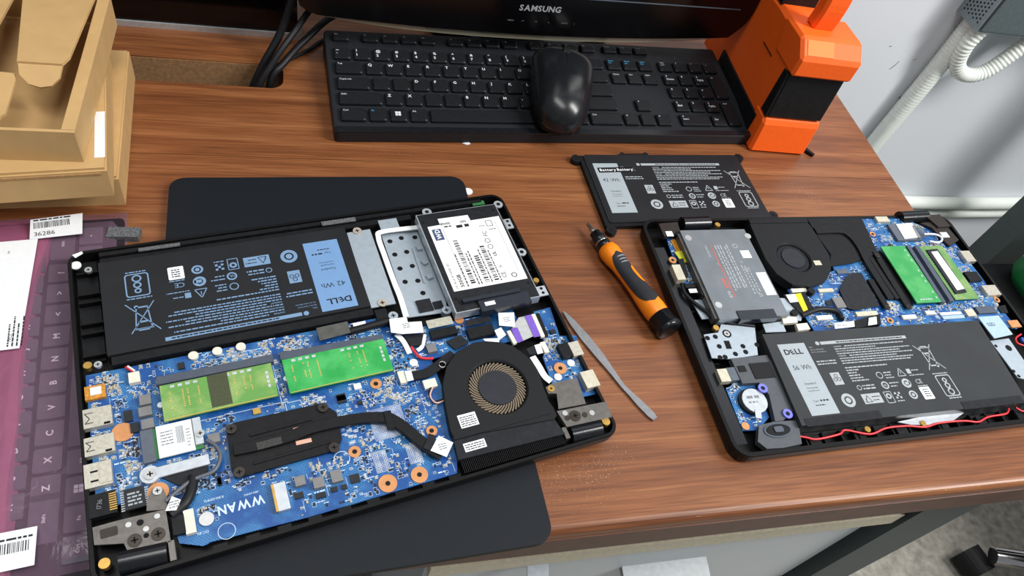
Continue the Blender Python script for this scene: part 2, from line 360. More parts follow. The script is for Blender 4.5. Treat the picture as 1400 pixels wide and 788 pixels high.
# ================================================================== component positions measured per laptop (mm in the laptop frame)
L1 = [
 ('R','usb_port','steel',15.5,20,(2.5,98.0,18.2,111.3)),
 ('R','usb_port','steel',15.5,20,(2.0,79.2,18.1,91.5)),
 ('R','display_port','steel',15.5,20,(0.8,58.8,15.3,74.2)),
 ('R','network_port','blackplastic',15.5,20.5,(2.0,40.1,15.9,54.1)),
 ('R','audio_jack','goldflex',15.5,18,(4.1,118.9,15.7,128.8)),
 ('R','jack_pad','whitepaper',18,18.6,(7.3,121.5,13.5,127.1)),
 ('R','transformer_chip','chip',15.5,17.5,(19.8,40.7,30.5,53.7)),
 ('P','hinge_bracket','gunmetal',19,20.5,((3.1,34.6),(17.2,34.8),(40.8,33.8),(41.2,14.0),(19.1,16.1),(17.8,20.6),(3.3,24.3))),
 ('P','hinge_tongue','gunmetal',17,18.5,((31.8,44.0),(35.7,50.0),(40.7,47.9),(42.0,42.5),(41.5,34.4),(30.6,36.7))),
 ('C','copper_ring','copper',15.5,17,(37.7,47.2,6.0)),
 ('C','screw','screw',18.5,19.6,(37.7,46.9,2.6)),
 ('C','screw','darkscrew',20.5,21.2,(23.3,20.4,3.8)),
 ('C','screw','darkscrew',20.5,21.2,(35.4,20.3,3.8)),
 ('T','hinge_barrel','blackgloss',16,7.0,((14.4,11.6),(38.7,9.7))),
 ('R','hinge_arm','gunmetal',14,20.5,(39.7,3.0,42.9,14.6)),
 ('C','brass_insert','brass',15,19,(7.2,13.1,3.0)),
 ('C','brass_insert','brass',15,19,(328.4,11.6,3.0)),
 ('R','power_connector','whiteplastic',15.5,19,(49.4,16.1,54.9,30.7)),
 ('R','power_plug','blackplastic',15.5,19,(43.0,17.6,49.6,28.9)),
 ('C','screw','screw',15.5,17,(61.1,22.8,4.2)),
 ('R','card_socket','greyplastic',15.5,18.5,(32.1,66.7,39.1,88.9)),
 ('R','wireless_card','pcbgreen',16.5,17.5,(38.7,68.0,66.3,89.2)),
 ('R','wireless_label','whitepaper',17.5,18.6,(41.0,67.6,61.5,89.4)),
 ('R','card_bracket','lightsteel',17.6,19.2,(62.0,70.5,66.8,89.2)),
 ('C','screw','screw',19.2,20.2,(65.5,77.2,2.6)),
 ('S','bracket_bar','lightsteel',17.5,19,7.0,((34.8,58.6),(68.1,59.2))),
 ('C','bracket_eye','lightsteel',15.5,19.2,(34.8,58.5,5.6)),
 ('C','screw','screw',19.2,20.4,(35.0,58.2,3.4)),
 ('P','black_tape','blackfilm',16.6,17.2,((39.6,56.8),(66.6,56.9),(66.5,52.8),(57.1,45.7),(48.7,48.3))),
 ('T','grey_cable','greycable',20,1.3,((68.5,71.3),(72.8,66.3),(74.6,59.8),(72.4,53.3),(67.8,49.3),(57.7,47.8),(49.5,44.0),(41.3,38.8))),
 ('T','black_cable','blackcable',18.5,3.2,((57.9,50.7),(55.3,41.8),(51.1,35.2),(42.9,30.1))),
 ('P','cable_tag','whitepaper',21.6,22.0,((45.0,40.1),(49.5,36.5),(46.3,30.9),(40.6,32.2))),
 ('S','memory_socket','darkgrey',15.5,20.5,6.0,((45.1,121.1),(118.0,120.6))),
 ('S','memory_socket','darkgrey',15.5,20.5,6.0,((122.4,120.6),(194.3,118.5))),
 ('R','memory_module','dimm_a',19.6,21,(46.6,90.5,115.7,116.4)),
 ('R','memory_module','dimm_b',19.6,21,(123.0,90.0,194.0,116.8)),
 ('R','chip_underfill','darkgreen',21,21.2,(75.0,92.3,87.5,116.5)),
 ('C','memory_clip','lightsteel',15.5,20,(45.8,103.3,2.0)),
 ('C','memory_clip','lightsteel',15.5,20,(115.5,102.7,2.0)),
 ('C','memory_clip','lightsteel',15.5,20,(123.2,102.6,2.0)),
 ('C','memory_clip','lightsteel',15.5,20,(194.8,101.2,2.0)),
 ('P','heatsink_plate','heatblack',16.5,18.6,((80.7,76.0),(85.5,79.7),(139.6,79.0),(145.4,74.1),(148.9,69.6),(147.8,50.7),(142.4,43.0),(137.3,43.6),(86.1,42.5),(80.2,43.8),(79.2,49.6))),
 ('C','screw','darkscrew',18.6,20.4,(83.5,75.1,3.4)),
 ('C','screw','darkscrew',18.6,20.4,(141.2,74.8,3.4)),
 ('C','screw','darkscrew',18.6,20.4,(83.3,44.9,3.4)),
 ('C','screw','darkscrew',18.6,20.4,(141.3,44.9,3.4)),
 ('S','heat_pipe','heatblack',18.6,21,7.6,((82.5,60.3),(96.2,59.5),(116.1,60.0),(131.2,62.0),(155.2,61.2),(174.6,57.8),(184.1,52.1),(197.1,31.7),(206.0,19.6))),
 ('S','pipe_clip','blackplastic',20,21.8,5.0,((180.4,60.4),(179.6,46.8))),
 ('S','pipe_wrap','blackfilm',20,21.9,5.5,((204.6,35.2),(197.5,26.0))),
 ('P','pipe_tag','whitepaper',22,22.4,((207.9,33.1),(215.7,25.6),(208.2,17.1),(199.4,24.4))),
 ('S','copper_window','copperbright',18.6,18.9,2.4,((119.7,64.6),(129.3,64.8))),
 ('S','copper_window','copperbright',18.6,18.9,2.8,((119.4,54.9),(129.1,54.6))),
 ('S','heatsink_rib','heatblack',18.6,19.5,2.2,((93.4,68.2),(132.8,69.2))),
 ('S','heatsink_rib','heatblack',18.6,19.3,2.0,((92.0,48.6),(140.3,50.0))),
 ('S','clear_tape','cleartape',21.05,21.2,5.0,((96.2,58.3),(111.3,58.6))),
 ('R','expansion_slot','lightsteel',15.5,19,(99.8,14.2,107.7,31.9)),
 ('R','slot_contacts','brass',15.5,19.3,(99.3,14.2,100.8,31.9)),
 ('R','inductor','inductor',15.5,18.8,(34.0,106.7,40.6,113.8)),
 ('R','inductor','inductor',15.5,18.8,(32.8,98.8,40.3,105.2)),
 ('R','inductor','inductor',15.5,18.8,(33.4,89.6,40.6,96.3)),
 ('R','inductor','inductor',15.5,18.8,(123.6,22.0,130.3,28.9)),
 ('R','inductor','inductor',15.5,18.8,(134.9,22.5,141.6,30.3)),
 ('R','inductor','inductor',15.5,18.8,(69.4,69.3,76.2,75.6)),
 ('R','inductor','inductor',15.5,18.8,(113.3,26.6,119.6,32.8)),
 ('R','inductor','inductor',15.5,18.8,(222.7,98.8,229.7,105.6)),
 ('R','chip','chip',15.5,17,(24.2,98.4,28.9,106.3)),
 ('R','chip','chip',15.5,17,(27.0,89.9,31.9,96.6)),
 ('R','chip','chip',15.5,17,(58.8,128.8,63.0,133.7)),
 ('R','chip','chip',15.5,17,(146.1,19.4,151.9,25.0)),
 ('R','chip','chip',15.5,17,(151.9,76.8,157.7,82.3)),
 ('R','chip','chip',15.5,17,(123.6,16.0,129.6,19.3)),
 ('R','chip','chip',15.5,17,(133.1,17.5,137.2,20.6)),
 ('R','chip','chip',15.5,17,(111.3,19.6,116.8,23.3)),
 ('R','chip','chip',15.5,17,(70.4,41.8,72.9,46.2)),
 ('R','chip','chip',15.5,17,(151.9,78.3,157.8,83.5)),
 ('R','chip','chip',15.5,17,(139.7,17.4,143.0,20.3)),
 ('R','chip','chip',15.5,17,(164.5,72.3,167.5,75.1)),
 ('R','chip','chip',15.5,17,(320.8,92.9,325.2,96.1)),
 ('R','chip','chip',15.5,17,(70.1,41.3,72.4,47.5)),
 ('R','chip','whitepaper',15.5,17,(165.0,84.1,169.9,88.4)),
 ('C','copper_ring','copper',15.5,16.2,(153.5,40.2,4.0)),
 ('C','copper_ring','copper',15.5,16.2,(206.3,40.5,3.8)),
 ('C','copper_ring','copper',15.5,16.2,(167.9,13.3,6.0)),
 ('C','copper_ring','copper',15.5,16.2,(188.9,13.0,5.6)),
 ('C','copper_ring','copper',15.5,16.2,(180.2,85.3,4.0)),
 ('C','copper_ring','copper',15.5,16.2,(22.5,92.4,6.3)),
 ('C','copper_ring','copper',15.5,16.2,(315.2,62.7,5.0)),
 ('C','copper_ring','copper',15.5,16.2,(255.3,122.6,3.5)),
 ('C','ring_hole','blackplastic',16.2,16.35,(153.5,40.2,1.6)),
 ('C','ring_hole','blackplastic',16.2,16.35,(206.2,40.5,1.6)),
 ('C','ring_hole','blackplastic',16.2,16.35,(167.9,13.2,1.6)),
 ('C','ring_hole','blackplastic',16.2,16.35,(188.9,13.0,1.6)),
 ('C','ring_hole','blackplastic',16.2,16.35,(180.1,85.2,1.6)),
 ('C','ring_hole','blackplastic',16.2,16.35,(315.2,62.6,1.6)),
 ('C','white_dot','whitepaper',15.5,16,(210.6,95.2,3.0)),
 ('C','white_dot','whitepaper',15.5,16,(310.4,56.3,3.0)),
 ('C','white_dot','whitepaper',15.5,16,(325.4,64.9,3.0)),
 ('R','bare_pad_grid','padgrid',15.5,15.6,(169.1,43.9,191.0,66.0)),
 ('R','bare_chip_pads','padgrid2',15.5,15.6,(163.9,22.1,172.1,36.0)),
 ('R','bare_chip_pads','padgrid2',15.5,15.6,(186.3,22.0,194.2,35.6)),
 ('P','battery_bracket','alu',17,18,((194.6,222.6),(213.4,222.9),(212.6,147.1),(193.2,147.2))),
 ('C','screw','screwbeige',18,19,(202.9,222.5,3.4)),
 ('C','screw','screwbeige',18,19,(202.8,149.4,3.4)),
 ('P','drive_tray','alu',13,14,((221.8,219.1),(253.8,218.5),(252.9,145.0),(248.7,132.9),(218.7,135.2),(220.6,162.8))),
 ('C','tray_hole','darkhole',14,14.15,(226.7,210.4,2.1)),
 ('C','tray_hole','darkhole',14,14.15,(236.7,211.9,2.1)),
 ('C','tray_hole','darkhole',14,14.15,(247.8,210.5,2.1)),
 ('C','tray_hole','darkhole',14,14.15,(226.6,196.2,2.1)),
 ('C','tray_hole','darkhole',14,14.15,(236.7,196.9,2.1)),
 ('C','tray_hole','darkhole',14,14.15,(226.5,181.6,2.1)),
 ('C','tray_hole','darkhole',14,14.15,(236.8,182.0,2.1)),
 ('C','tray_hole','darkhole',14,14.15,(226.6,168.0,2.1)),
 ('C','tray_hole','darkhole',14,14.15,(236.6,166.9,2.1)),
 ('C','tray_hole','darkhole',14,14.15,(236.8,154.5,2.1)),
 ('S','tray_bump','alu',14,16.5,4.5,((245.0,197.6),(249.5,197.8))),
 ('S','tray_bump','alu',14,16.5,4.5,((245.0,181.9),(249.3,183.0))),
 ('S','tray_bump','alu',14,16.5,4.5,((244.0,167.2),(249.0,168.2))),
 ('S','tray_rib','alu',14,15.2,1.6,((242.5,199.3),(241.0,163.2))),
 ('R','tray_tab','alu',17,18,(222.0,220.7,237.5,230.6)),
 ('S','white_flat_cable','whitecable',17.5,18.5,4.2,((252.8,217.1),(222.5,218.2),(217.6,212.7),(217.1,193.1),(217.0,166.0),(217.3,151.3),(216.4,133.2))),
 ('R','black_tape','blackfilm',14,15.5,(228.4,136.6,239.8,147.7)),
 ('R','black_tape','blackfilm',14,15.2,(240.8,137.1,248.1,143.9)),
 ('C','screw_post','alu',13,19,(247.8,131.7,3.6)),
 ('C','screw_post','alu',13,19,(207.3,136.2,3.6)),
 ('P','drive_label','whitelabel',26.5,26.6,((256.5,208.8),(267.4,209.1),(267.5,215.7),(293.8,215.2),(294.1,208.9),(319.8,209.1),(318.3,141.1),(256.2,141.7))),
 ('R','sata_connector','satablack',22,28.5,(270.3,117.8,311.9,128.3)),
 ('R','sata_tag','whitepaper',28.5,28.6,(274.6,122.1,283.0,125.6)),
 ('C','drive_tab','lightsteel',19,20,(264.0,230.7,4.0)),
 ('C','drive_tab','lightsteel',19,20,(328.1,227.8,4.0)),
 ('C','drive_tab','lightsteel',19,20,(327.8,172.7,4.0)),
 ('R','drive_tab','lightsteel',19,20,(325.5,199.3,331.8,210.0)),
 ('R','drive_tab','lightsteel',19,20,(325.0,126.3,332.6,135.8)),
 ('C','brass_insert','brass',15,19,(328.8,143.0,2.4)),
 ('P','paper_flag','whitepaper',22,22.3,((202.6,131.6),(215.5,130.5),(215.0,125.8),(225.0,124.1),(223.6,114.3),(208.0,116.8),(200.6,120.0))),
 ('R','cable_connector','blackplastic',15.5,19.5,(228.9,109.5,249.2,116.7)),
 ('R','foil_tape','foil',19.5,19.8,(229.0,118.1,248.6,125.3)),
 ('P','black_tape','blackfilm',17,17.5,((238.6,105.7),(250.9,108.8),(254.9,100.3),(243.2,97.2))),
 ('R','camera_connector','whiteplastic',15.5,18.5,(196.3,79.7,201.0,89.4)),
 ('P','connector_tag','whitepaper',19,19.3,((201.3,88.2),(206.0,87.6),(205.5,79.7),(200.9,79.7))),
 ('S','camera_cable','blackcable',17,19,7.0,((203.8,84.0),(212.3,83.0),(220.5,84.6),(240.1,93.7))),
 ('R','fan_connector','whiteplastic',15.5,18.5,(211.3,71.2,220.6,77.9)),
 ('T','fan_wire','blackcable',18,0.6,((215.3,71.6),(212.5,66.3),(213.8,60.5),(222.1,60.6))),
 ('T','fan_wire','pinkwire',18.4,0.6,((216.7,71.0),(212.8,64.8),(215.3,58.7),(222.1,59.2))),
 ('T','red_wire','redwire',18,1.0,((212.3,107.4),(214.0,100.4),(217.1,96.0),(224.8,93.7))),
 ('S','white_wire_strip','whitecable',17,18,4.0,((205.0,120.5),(208.4,113.0),(209.6,102.2))),
 ('S','white_wire_strip','whitecable',17,18,3.0,((225.0,115.5),(220.3,106.0),(215.5,103.3))),
 ('P','black_sleeve','blackfilm',17.5,19,((209.8,118.0),(224.4,115.7),(219.9,106.8),(212.0,106.8))),
 ('P','battery_plug_tape','greyfilm',20.5,21,((150.9,137.1),(173.3,137.6),(173.4,127.6),(150.9,126.1))),
 ('T','battery_cable','blackcable',19,2.8,((173.6,130.0),(181.2,130.4),(189.1,131.1),(203.4,132.4))),
 ('R','white_tape','whitepaper',19.5,20,(176.6,131.4,185.9,135.7)),
 ('P','cable_guide','blackplastic',16,19,((194.9,144.1),(203.9,144.0),(203.4,132.4),(195.0,132.4))),
 ('R','cable_connector','blackplastic',15.5,20,(256.2,102.1,277.0,111.3)),
 ('R','connector_tape','blackfilm',20,20.4,(257.5,112.7,277.7,118.3)),
 ('P','paper_label','whitepaper',22,22.3,((284.5,117.8),(296.8,115.2),(292.7,102.5),(280.9,106.6))),
 ('P','paper_tag','whitepaper',22.4,22.7,((275.6,103.0),(281.5,104.5),(282.8,97.2),(275.9,94.0))),
 ('P','paper_strip','whitepaper',22.2,22.5,((264.5,98.2),(276.6,95.8),(275.3,92.4),(265.4,95.9))),
 ('P','ribbon_cable','silverribbon',17.5,18,((300.7,112.5),(306.3,112.4),(305.4,93.6),(291.8,90.9),(292.0,104.8))),
 ('P','ribbon_end','purple',18.1,18.4,((290.5,104.0),(296.1,103.9),(295.8,91.4),(290.1,90.8))),
 ('P','ribbon_end','purple',18.1,18.4,((305.7,112.5),(311.9,112.6),(310.7,92.0),(305.1,92.2))),
 ('S','ribbon_connector','whiteplastic',16,18.6,3.4,((287.9,102.8),(288.7,90.5))),
 ('S','ribbon_connector','whiteplastic',16,18.6,3.4,((313.1,112.7),(312.4,90.9))),
 ('S','ribbon_latch','blackplastic',16,18.2,3.6,((316.8,112.7),(315.4,91.0))),
 ('P','io_board','pcbblue',14,15.2,((315.9,116.4),(331.2,117.4),(327.2,90.1),(340.7,87.2),(333.4,59.9),(335.1,35.4),(322.8,36.1),(317.9,52.3),(304.0,52.8),(306.2,75.4),(311.7,82.6))),
 ('R','usb_port','blackplastic',15.2,20,(319.7,68.9,328.4,80.8)),
 ('R','usb_shell','steel',15.2,20,(328.2,67.6,336.8,80.0)),
 ('R','card_reader','paleshell',15.2,21,(325.8,39.1,336.7,53.1)),
 ('R','small_connector','whiteplastic',15.2,18.2,(308.0,77.1,312.0,86.8)),
 ('P','connector_tag','whitepaper',18.5,18.8,((302.4,85.2),(307.8,85.5),(306.4,77.3),(301.6,77.2))),
 ('P','black_sleeve','blackfilm',17.6,18.2,((295.1,84.0),(302.7,85.5),(301.9,78.0),(295.9,78.7))),
 ('S','white_ribbon','whitecable',16,16.6,5.0,((298.1,77.5),(299.5,67.9),(300.4,59.4),(303.3,53.8))),
 ('P','hinge_plate','gunmetal',19,20.4,((295.3,48.5),(301.5,50.4),(322.1,49.7),(319.1,28.1),(297.5,29.8),(301.4,41.7),(295.3,43.3))),
 ('P','hinge_block','gunmetal',18,22,((294.7,27.9),(333.9,25.0),(333.0,12.5),(296.7,14.5))),
 ('C','screw','darkscrew',22,22.6,(306.1,20.7,4.2)),
 ('C','screw','darkscrew',22,22.4,(299.9,20.7,2.0)),
 ('C','screw','darkscrew',22,22.4,(313.5,19.5,2.0)),
 ('C','rivet','screw',22,22.4,(299.8,24.7,2.0)),
 ('C','rivet','screw',22,22.4,(319.3,19.5,2.0)),
 ('C','screw','brass',20.4,21,(298.8,46.4,2.6)),
 ('T','hinge_barrel','blackgloss',16,7.0,((298.8,10.3),(322.4,8.8))),
 ('R','hinge_arm','gunmetal',14,20.5,(293.4,6.8,296.6,15.5)),
 ('C','fan_centre','fan',21,22,(260.9,58.0,1)),
 ('P','fan_housing','fanblack',14,21.5,((216.0,28.9),(217.9,42.4),(220.1,56.5),(223.5,70.7),(230.5,83.0),(241.8,93.0),(257.3,97.6),(273.0,95.7),(284.9,87.3),(292.3,75.8),(294.8,63.6),(293.5,50.3),(292.7,34.8),(294.9,28.1),(293.1,22.5))),
 ('C','fan_marks','fan',21,22,(241.3,64.1,1)),
 ('C','fan_marks','fan',21,22,(281.3,51.7,1)),
 ('C','fan_marks','fan',21,22,(267.6,78.1,1)),
 ('C','fan_marks','fan',21,22,(254.7,37.9,1)),
 ('C','fan_marks','fan',21,22,(247.8,62.3,1)),
 ('C','fan_marks','fan',21,22,(274.0,53.7,1)),
 ('P','fin_stack','heatblack',13,19,((216.3,15.1),(294.1,12.3),(290.7,2.6),(216.0,5.4))),
 ('P','fan_duct','blackfilm',15,20.5,((217.3,31.7),(290.1,27.3),(293.9,10.6),(215.6,13.7))),
 ('R','fan_label','whitepaper',21.5,21.6,(224.8,33.9,237.8,43.9)),
 ('R','fan_label','whitepaper',20.6,20.8,(221.9,17.2,237.3,23.4)),
 ('C','screw','screw',18,20,(289.5,41.2,2.4)),
 ('C','screw','screw',18,20,(229.1,86.6,2.4)),
 ('C','screw','screw',18,20,(228.7,86.0,2.4)),
 ('C','screw','screw',18,20,(13.2,142.7,2.4)),
 ('C','screw','screw',18,20,(12.7,222.5,2.4)),
 ('C','brass_insert','brass',15,19,(7.2,144.2,2.6)),
 ('R','foam_pad','greyfoam',19,19.8,(45.6,232.7,73.4,235.6)),
 ('R','foam_pad','greyfoam',19,19.8,(177.4,232.3,204.6,236.4)),
 ('C','white_plug','whiteplastic',15.5,17.5,(69.2,136.9,3.2)),
 ('C','white_plug','whiteplastic',15.5,17.5,(84.3,136.7,3.2)),
 ('C','white_plug','whiteplastic',15.5,17.5,(99.5,136.5,3.2)),
 ('R','status_board','pcbgreen',17,18.5,(306.4,231.8,317.4,235.8)),
 ('P','white_sticker','whitepaper',19.6,19.8,((3.5,238.1),(9.8,240.3),(10.4,238.1),(5.4,235.0))),
 ('C','white_sticker','whitepaper',17,18,(5.0,229.9,3.4)),
 ('R','wire_connector','whiteplastic',15.5,19,(29.5,124.3,36.0,132.2)),
 ('T','red_wire','redwire',18.5,0.8,((28.6,137.4),(32.4,132.9))),
 ('T','white_wire','whitecable',18.7,0.8,((29.8,137.5),(33.4,133.0))),
 ('R','rfid_chip','brass',15.5,17,(98.4,83.1,103.1,87.2)),
 ('R','PCBMARK','x',0,15.5,(25.0,6.9,164.5,76.0)),
]
L2 = [
 ('P','drive_body','ssdgrey',12,19.5,((32.3,214.8),(99.3,216.5),(90.6,128.7),(31.7,120.0))),
 ('R','drive_label','whitepaper',19.5,19.6,(87.5,140.1,97.6,165.2)),
 ('R','drive_qr','whitepaper',19.5,19.6,(82.4,182.1,91.7,190.9)),
 ('C','drive_screw','screw',18.5,19.7,(36.3,207.4,3.2)),
 ('C','drive_screw','screw',18.5,19.7,(98.8,208.0,3.2)),
 ('C','drive_screw','screw',18.5,19.7,(36.1,132.6,3.2)),
 ('R','sata_connector','satablack',15,20.5,(49.8,115.4,86.2,125.1)),
 ('P','fan_housing','fanblack',8,17,((110.2,226.2),(176.7,227.7),(178.0,207.6),(179.0,184.6),(171.5,166.8),(158.9,154.7),(138.5,148.6),(121.4,151.8),(111.0,164.6),(107.4,181.3),(108.9,207.4))),
 ('R','fan_exhaust','blackplastic',8,17.5,(110.8,225.4,176.6,231.2)),
 ('C','fan_hole','fan',16,17,(140.1,181.6,1)),
 ('C','fan_hole','fan',16,17,(120.8,186.7,1)),
 ('C','fan_hole','fan',16,17,(155.0,175.4,1)),
 ('C','fan_hole','fan',16,17,(148.4,198.0,1)),
 ('C','fan_hole','fan',16,17,(124.1,180.6,1)),
 ('R','fan_label','paleshell',17,17.2,(156.8,172.7,164.2,178.1)),
 ('P','heat_shield','heatblack',13,14.6,((180.6,232.4),(246.0,233.5),(238.3,186.6),(204.7,176.4),(174.0,172.6),(183.5,186.5),(180.6,209.6))),
 ('P','heatsink_plate','heatblack',12.2,13,((226.5,186.5),(244.7,191.0),(247.2,163.5),(245.6,132.6),(242.2,124.4),(233.2,122.1),(232.4,131.1),(220.0,132.2),(214.8,141.8))),
 ('S','heat_pipe','heatblack',14.6,16.6,7.5,((179.9,216.0),(208.1,215.8),(217.2,209.0),(220.0,195.0),(218.2,175.3),(218.4,153.1),(218.7,131.7))),
 ('S','heatsink_arm','heatblack',13,15.5,6.5,((235.3,188.2),(234.1,164.0),(233.5,121.2))),
 ('S','heatsink_arm','heatblack',13,15.5,6.5,((210.0,155.4),(209.5,122.7))),
 ('S','heatsink_arm','heatblack',13,15.0,5.0,((226.7,182.8),(226.8,160.8),(227.8,132.1))),
 ('C','screw','darkscrew',15.5,16.4,(232.7,121.2,2.6)),
 ('C','screw','darkscrew',15.5,16.4,(209.0,122.1,2.6)),
 ('C','screw','darkscrew',15.5,16.4,(234.1,182.3,2.6)),
 ('C','screw','darkscrew',15.5,16.4,(256.8,193.9,2.6)),
 ('P','black_film','blackfilm',13.5,14.2,((186.3,160.4),(196.1,164.4),(205.8,164.5),(203.6,125.8),(173.9,122.6),(168.1,125.2),(170.5,145.7))),
 ('R','memory_module','dimm_c',15.5,16.8,(243.7,124.5,272.6,193.0)),
 ('S','memory_socket','darkgrey',12,17,4.5,((277.4,193.4),(274.8,123.9))),
 ('S','memory_socket','darkgrey',12,17,5.5,((287.5,192.5),(285.1,124.6))),
 ('R','memory_module','dimm_d',14.5,15.6,(291.7,126.5,320.9,192.4)),
 ('P','memory_chips','chip',15.6,17,((296.0,186.9),(310.2,187.7),(309.4,133.8),(295.2,132.6))),
 ('P','memory_label','whitepaper',17,17.1,((300.0,184.0),(308.3,184.7),(309.1,137.6),(299.1,136.2))),
 ('R','wireless_card','greyplastic',12,15,(272.2,201.5,302.3,223.4)),
 ('P','wireless_label','whitepaper',15,15.8,((281.8,222.4),(302.6,223.5),(301.8,204.4),(280.4,202.8))),
 ('T','antenna_wire','whitecable',16,1.0,((307.6,207.8),(321.0,207.4),(326.7,203.5),(324.0,198.6),(316.6,196.5),(308.8,198.6))),
 ('P','clear_tape','cleartape',16.1,16.3,((299.7,219.8),(309.0,219.6),(315.7,206.2),(296.9,201.3))),
 ('T','hinge_barrel','blackgloss',12,7.0,((295.4,233.9),(330.4,235.5))),
 ('P','hinge_bracket','gunmetal2',14,17,((325.5,231.0),(344.8,234.1),(348.0,217.0),(331.4,216.2))),
 ('P','hinge_plate','gunmetal2',13,15,((315.0,224.0),(331.5,224.8),(346.2,216.6),(348.3,199.9),(331.2,192.1),(328.0,202.6),(325.2,217.1))),
 ('R','hinge_label','whitepaper',15,15.2,(330.3,203.7,339.2,210.5)),
 ('R','display_port','steel',12,16,(337.8,171.0,349.7,184.7)),
 ('R','usb_port','steel',12,16,(333.7,129.1,350.5,141.0)),
 ('R','usb_socket','blackplastic',12,16,(324.2,147.4,340.1,158.4)),
 ('R','board_connector','darkgrey',12,14.5,(309.8,110.3,332.3,118.0)),
 ('R','flat_cable','whitecable',12,13.4,(266.2,111.9,290.9,114.7)),
 ('R','flat_cable','lightblue',12,13.2,(266.3,107.4,291.6,110.9)),
 ('R','small_connector','paleshell',12,14,(295.7,108.4,306.1,116.1)),
 ('R','small_connector','whiteplastic',12,14,(221.2,109.9,236.6,114.1)),
 ('R','small_connector','whiteplastic',12,14,(249.9,113.2,260.8,117.1)),
 ('R','power_connector','paleshell',12,15,(262.8,226.6,277.7,233.8)),
 ('C','copper_ring','copper',12,12.6,(249.3,212.7,3.2)),
 ('C','copper_ring','copper',12,12.6,(207.3,110.5,3.2)),
 ('C','copper_ring','copper',12,12.6,(345.0,125.8,3.2)),
 ('C','ring_hole','blackplastic',12.6,12.8,(249.0,212.5,1.4)),
 ('C','ring_hole','blackplastic',12.6,12.8,(207.1,110.3,1.4)),
 ('C','ring_hole','blackplastic',12.6,12.8,(344.7,125.6,1.4)),
 ('P','ssd_cover','lightblue',16,16.8,((302.2,105.2),(327.1,105.2),(328.1,83.9),(303.8,81.2),(302.9,91.4))),
 ('R','gold_flex','copper',12,13.5,(337.8,93.1,350.1,100.9)),
 ('T','hinge_barrel','blackgloss',12,7.0,((41.5,230.4),(69.4,231.2))),
 ('P','hinge_bracket','gunmetal2',12,16,((15.5,228.3),(35.5,229.9),(33.9,219.2),(27.3,214.6),(15.6,213.0))),
 ('R','hinge_label','whitepaper',16,16.2,(18.6,212.7,25.3,218.7)),
 ('C','brass_insert','brass',12,15,(77.2,227.0,2.6)),
 ('C','brass_insert','brass',12,15,(27.9,113.3,2.6)),
 ('P','side_board','pcbblue',9,10.5,((20.9,214.8),(35.2,216.3),(34.1,180.2),(32.2,163.4),(20.4,163.1),(18.4,184.4))),
 ('P','gold_tape','goldflex',11,11.4,((23.5,212.1),(30.9,214.7),(31.9,194.1),(25.0,192.5))),
 ('P','yellow_tape','yellowgreen',13,13.3,((20.9,196.6),(31.0,198.1),(31.6,185.2),(24.0,183.7))),
 ('C','copper_ring','copper',11,12.5,(16.6,188.3,3.6)),
 ('C','ring_hole','blackplastic',12.5,12.7,(16.4,188.1,1.4)),
 ('R','side_port','paleshell',10,16,(10.8,163.5,18.9,180.2)),
 ('P','side_socket','blackplastic',10,14,((20.5,187.8),(26.3,188.5),(24.2,168.9),(19.7,166.5))),
 ('R','side_connector','blackplastic',10,14,(16.7,156.0,29.9,160.5)),
 ('R','connector_tag','whitepaper',14,14.3,(18.2,150.3,25.8,154.5)),
 ('T','black_cable','blackcable',13,1.6,((14.8,161.5),(14.0,151.3),(19.1,140.9),(27.1,130.6),(30.4,123.8),(43.2,118.1),(65.7,113.4))),
 ('C','rubber_post','blackplastic',10,17,(29.8,147.4,3.4)),
 ('C','rubber_post','blackplastic',10,17,(30.9,214.6,3.4)),
 ('C','rubber_post','blackplastic',10,17,(108.8,122.3,3.4)),
 ('C','rubber_post','blackplastic',10,17,(138.0,144.3,3.4)),
 ('P','steel_plate','alu',10,11,((18.5,144.9),(33.8,144.9),(38.0,136.3),(33.3,125.0),(21.2,125.0))),
 ('P','steel_plate','alu',12,13,((15.3,108.4),(29.2,109.5),(35.4,117.3),(65.8,112.1),(56.4,85.4),(30.5,83.5),(13.6,85.9))),
 ('C','plate_hole','darkhole',13,13.15,(17.2,104.8,2.2)),
 ('C','plate_hole','darkhole',13,13.15,(24.8,105.6,2.2)),
 ('C','plate_hole','darkhole',13,13.15,(24.6,96.1,2.2)),
 ('C','plate_hole','darkhole',13,13.15,(36.2,87.9,2.2)),
 ('C','plate_hole','darkhole',13,13.15,(46.4,89.0,2.2)),
 ('C','plate_hole','darkhole',13,13.15,(46.3,94.6,2.2)),
 ('C','plate_hole','darkhole',13,13.15,(21.0,85.8,2.2)),
 ('C','plate_hole','darkhole',13,13.15,(25.7,85.8,2.2)),
 ('C','plate_hole','darkhole',13,13.15,(59.8,95.0,2.2)),
 ('C','plate_hole','darkhole',13,13.15,(36.7,107.8,4.0)),
 ('C','screw','screw',13,13.6,(36.4,107.6,2.6)),
 ('S','plate_slot','darkhole',13,13.15,5.0,((33.2,101.0),(32.7,93.1))),
 ('R','usb_port','paleshell',9,14,(12.7,63.3,21.4,74.8)),
 ('R','usb_insert','greyplastic',9,14,(21.7,63.7,29.0,75.4)),
 ('P','side_board','pcbblue',8,9.5,((16.8,59.4),(28.5,63.9),(43.6,59.7),(43.5,31.5),(28.8,21.7),(15.9,23.1))),
 ('C','coin_holder','blackplastic',9.5,12,(33.3,45.1,11.4)),
 ('C','coin_cell','lightsteel',12,13.6,(34.5,44.8,10.6)),
 ('S','coin_clip','lightsteel',13.6,14.2,5.0,((33.0,36.3),(30.7,29.5))),
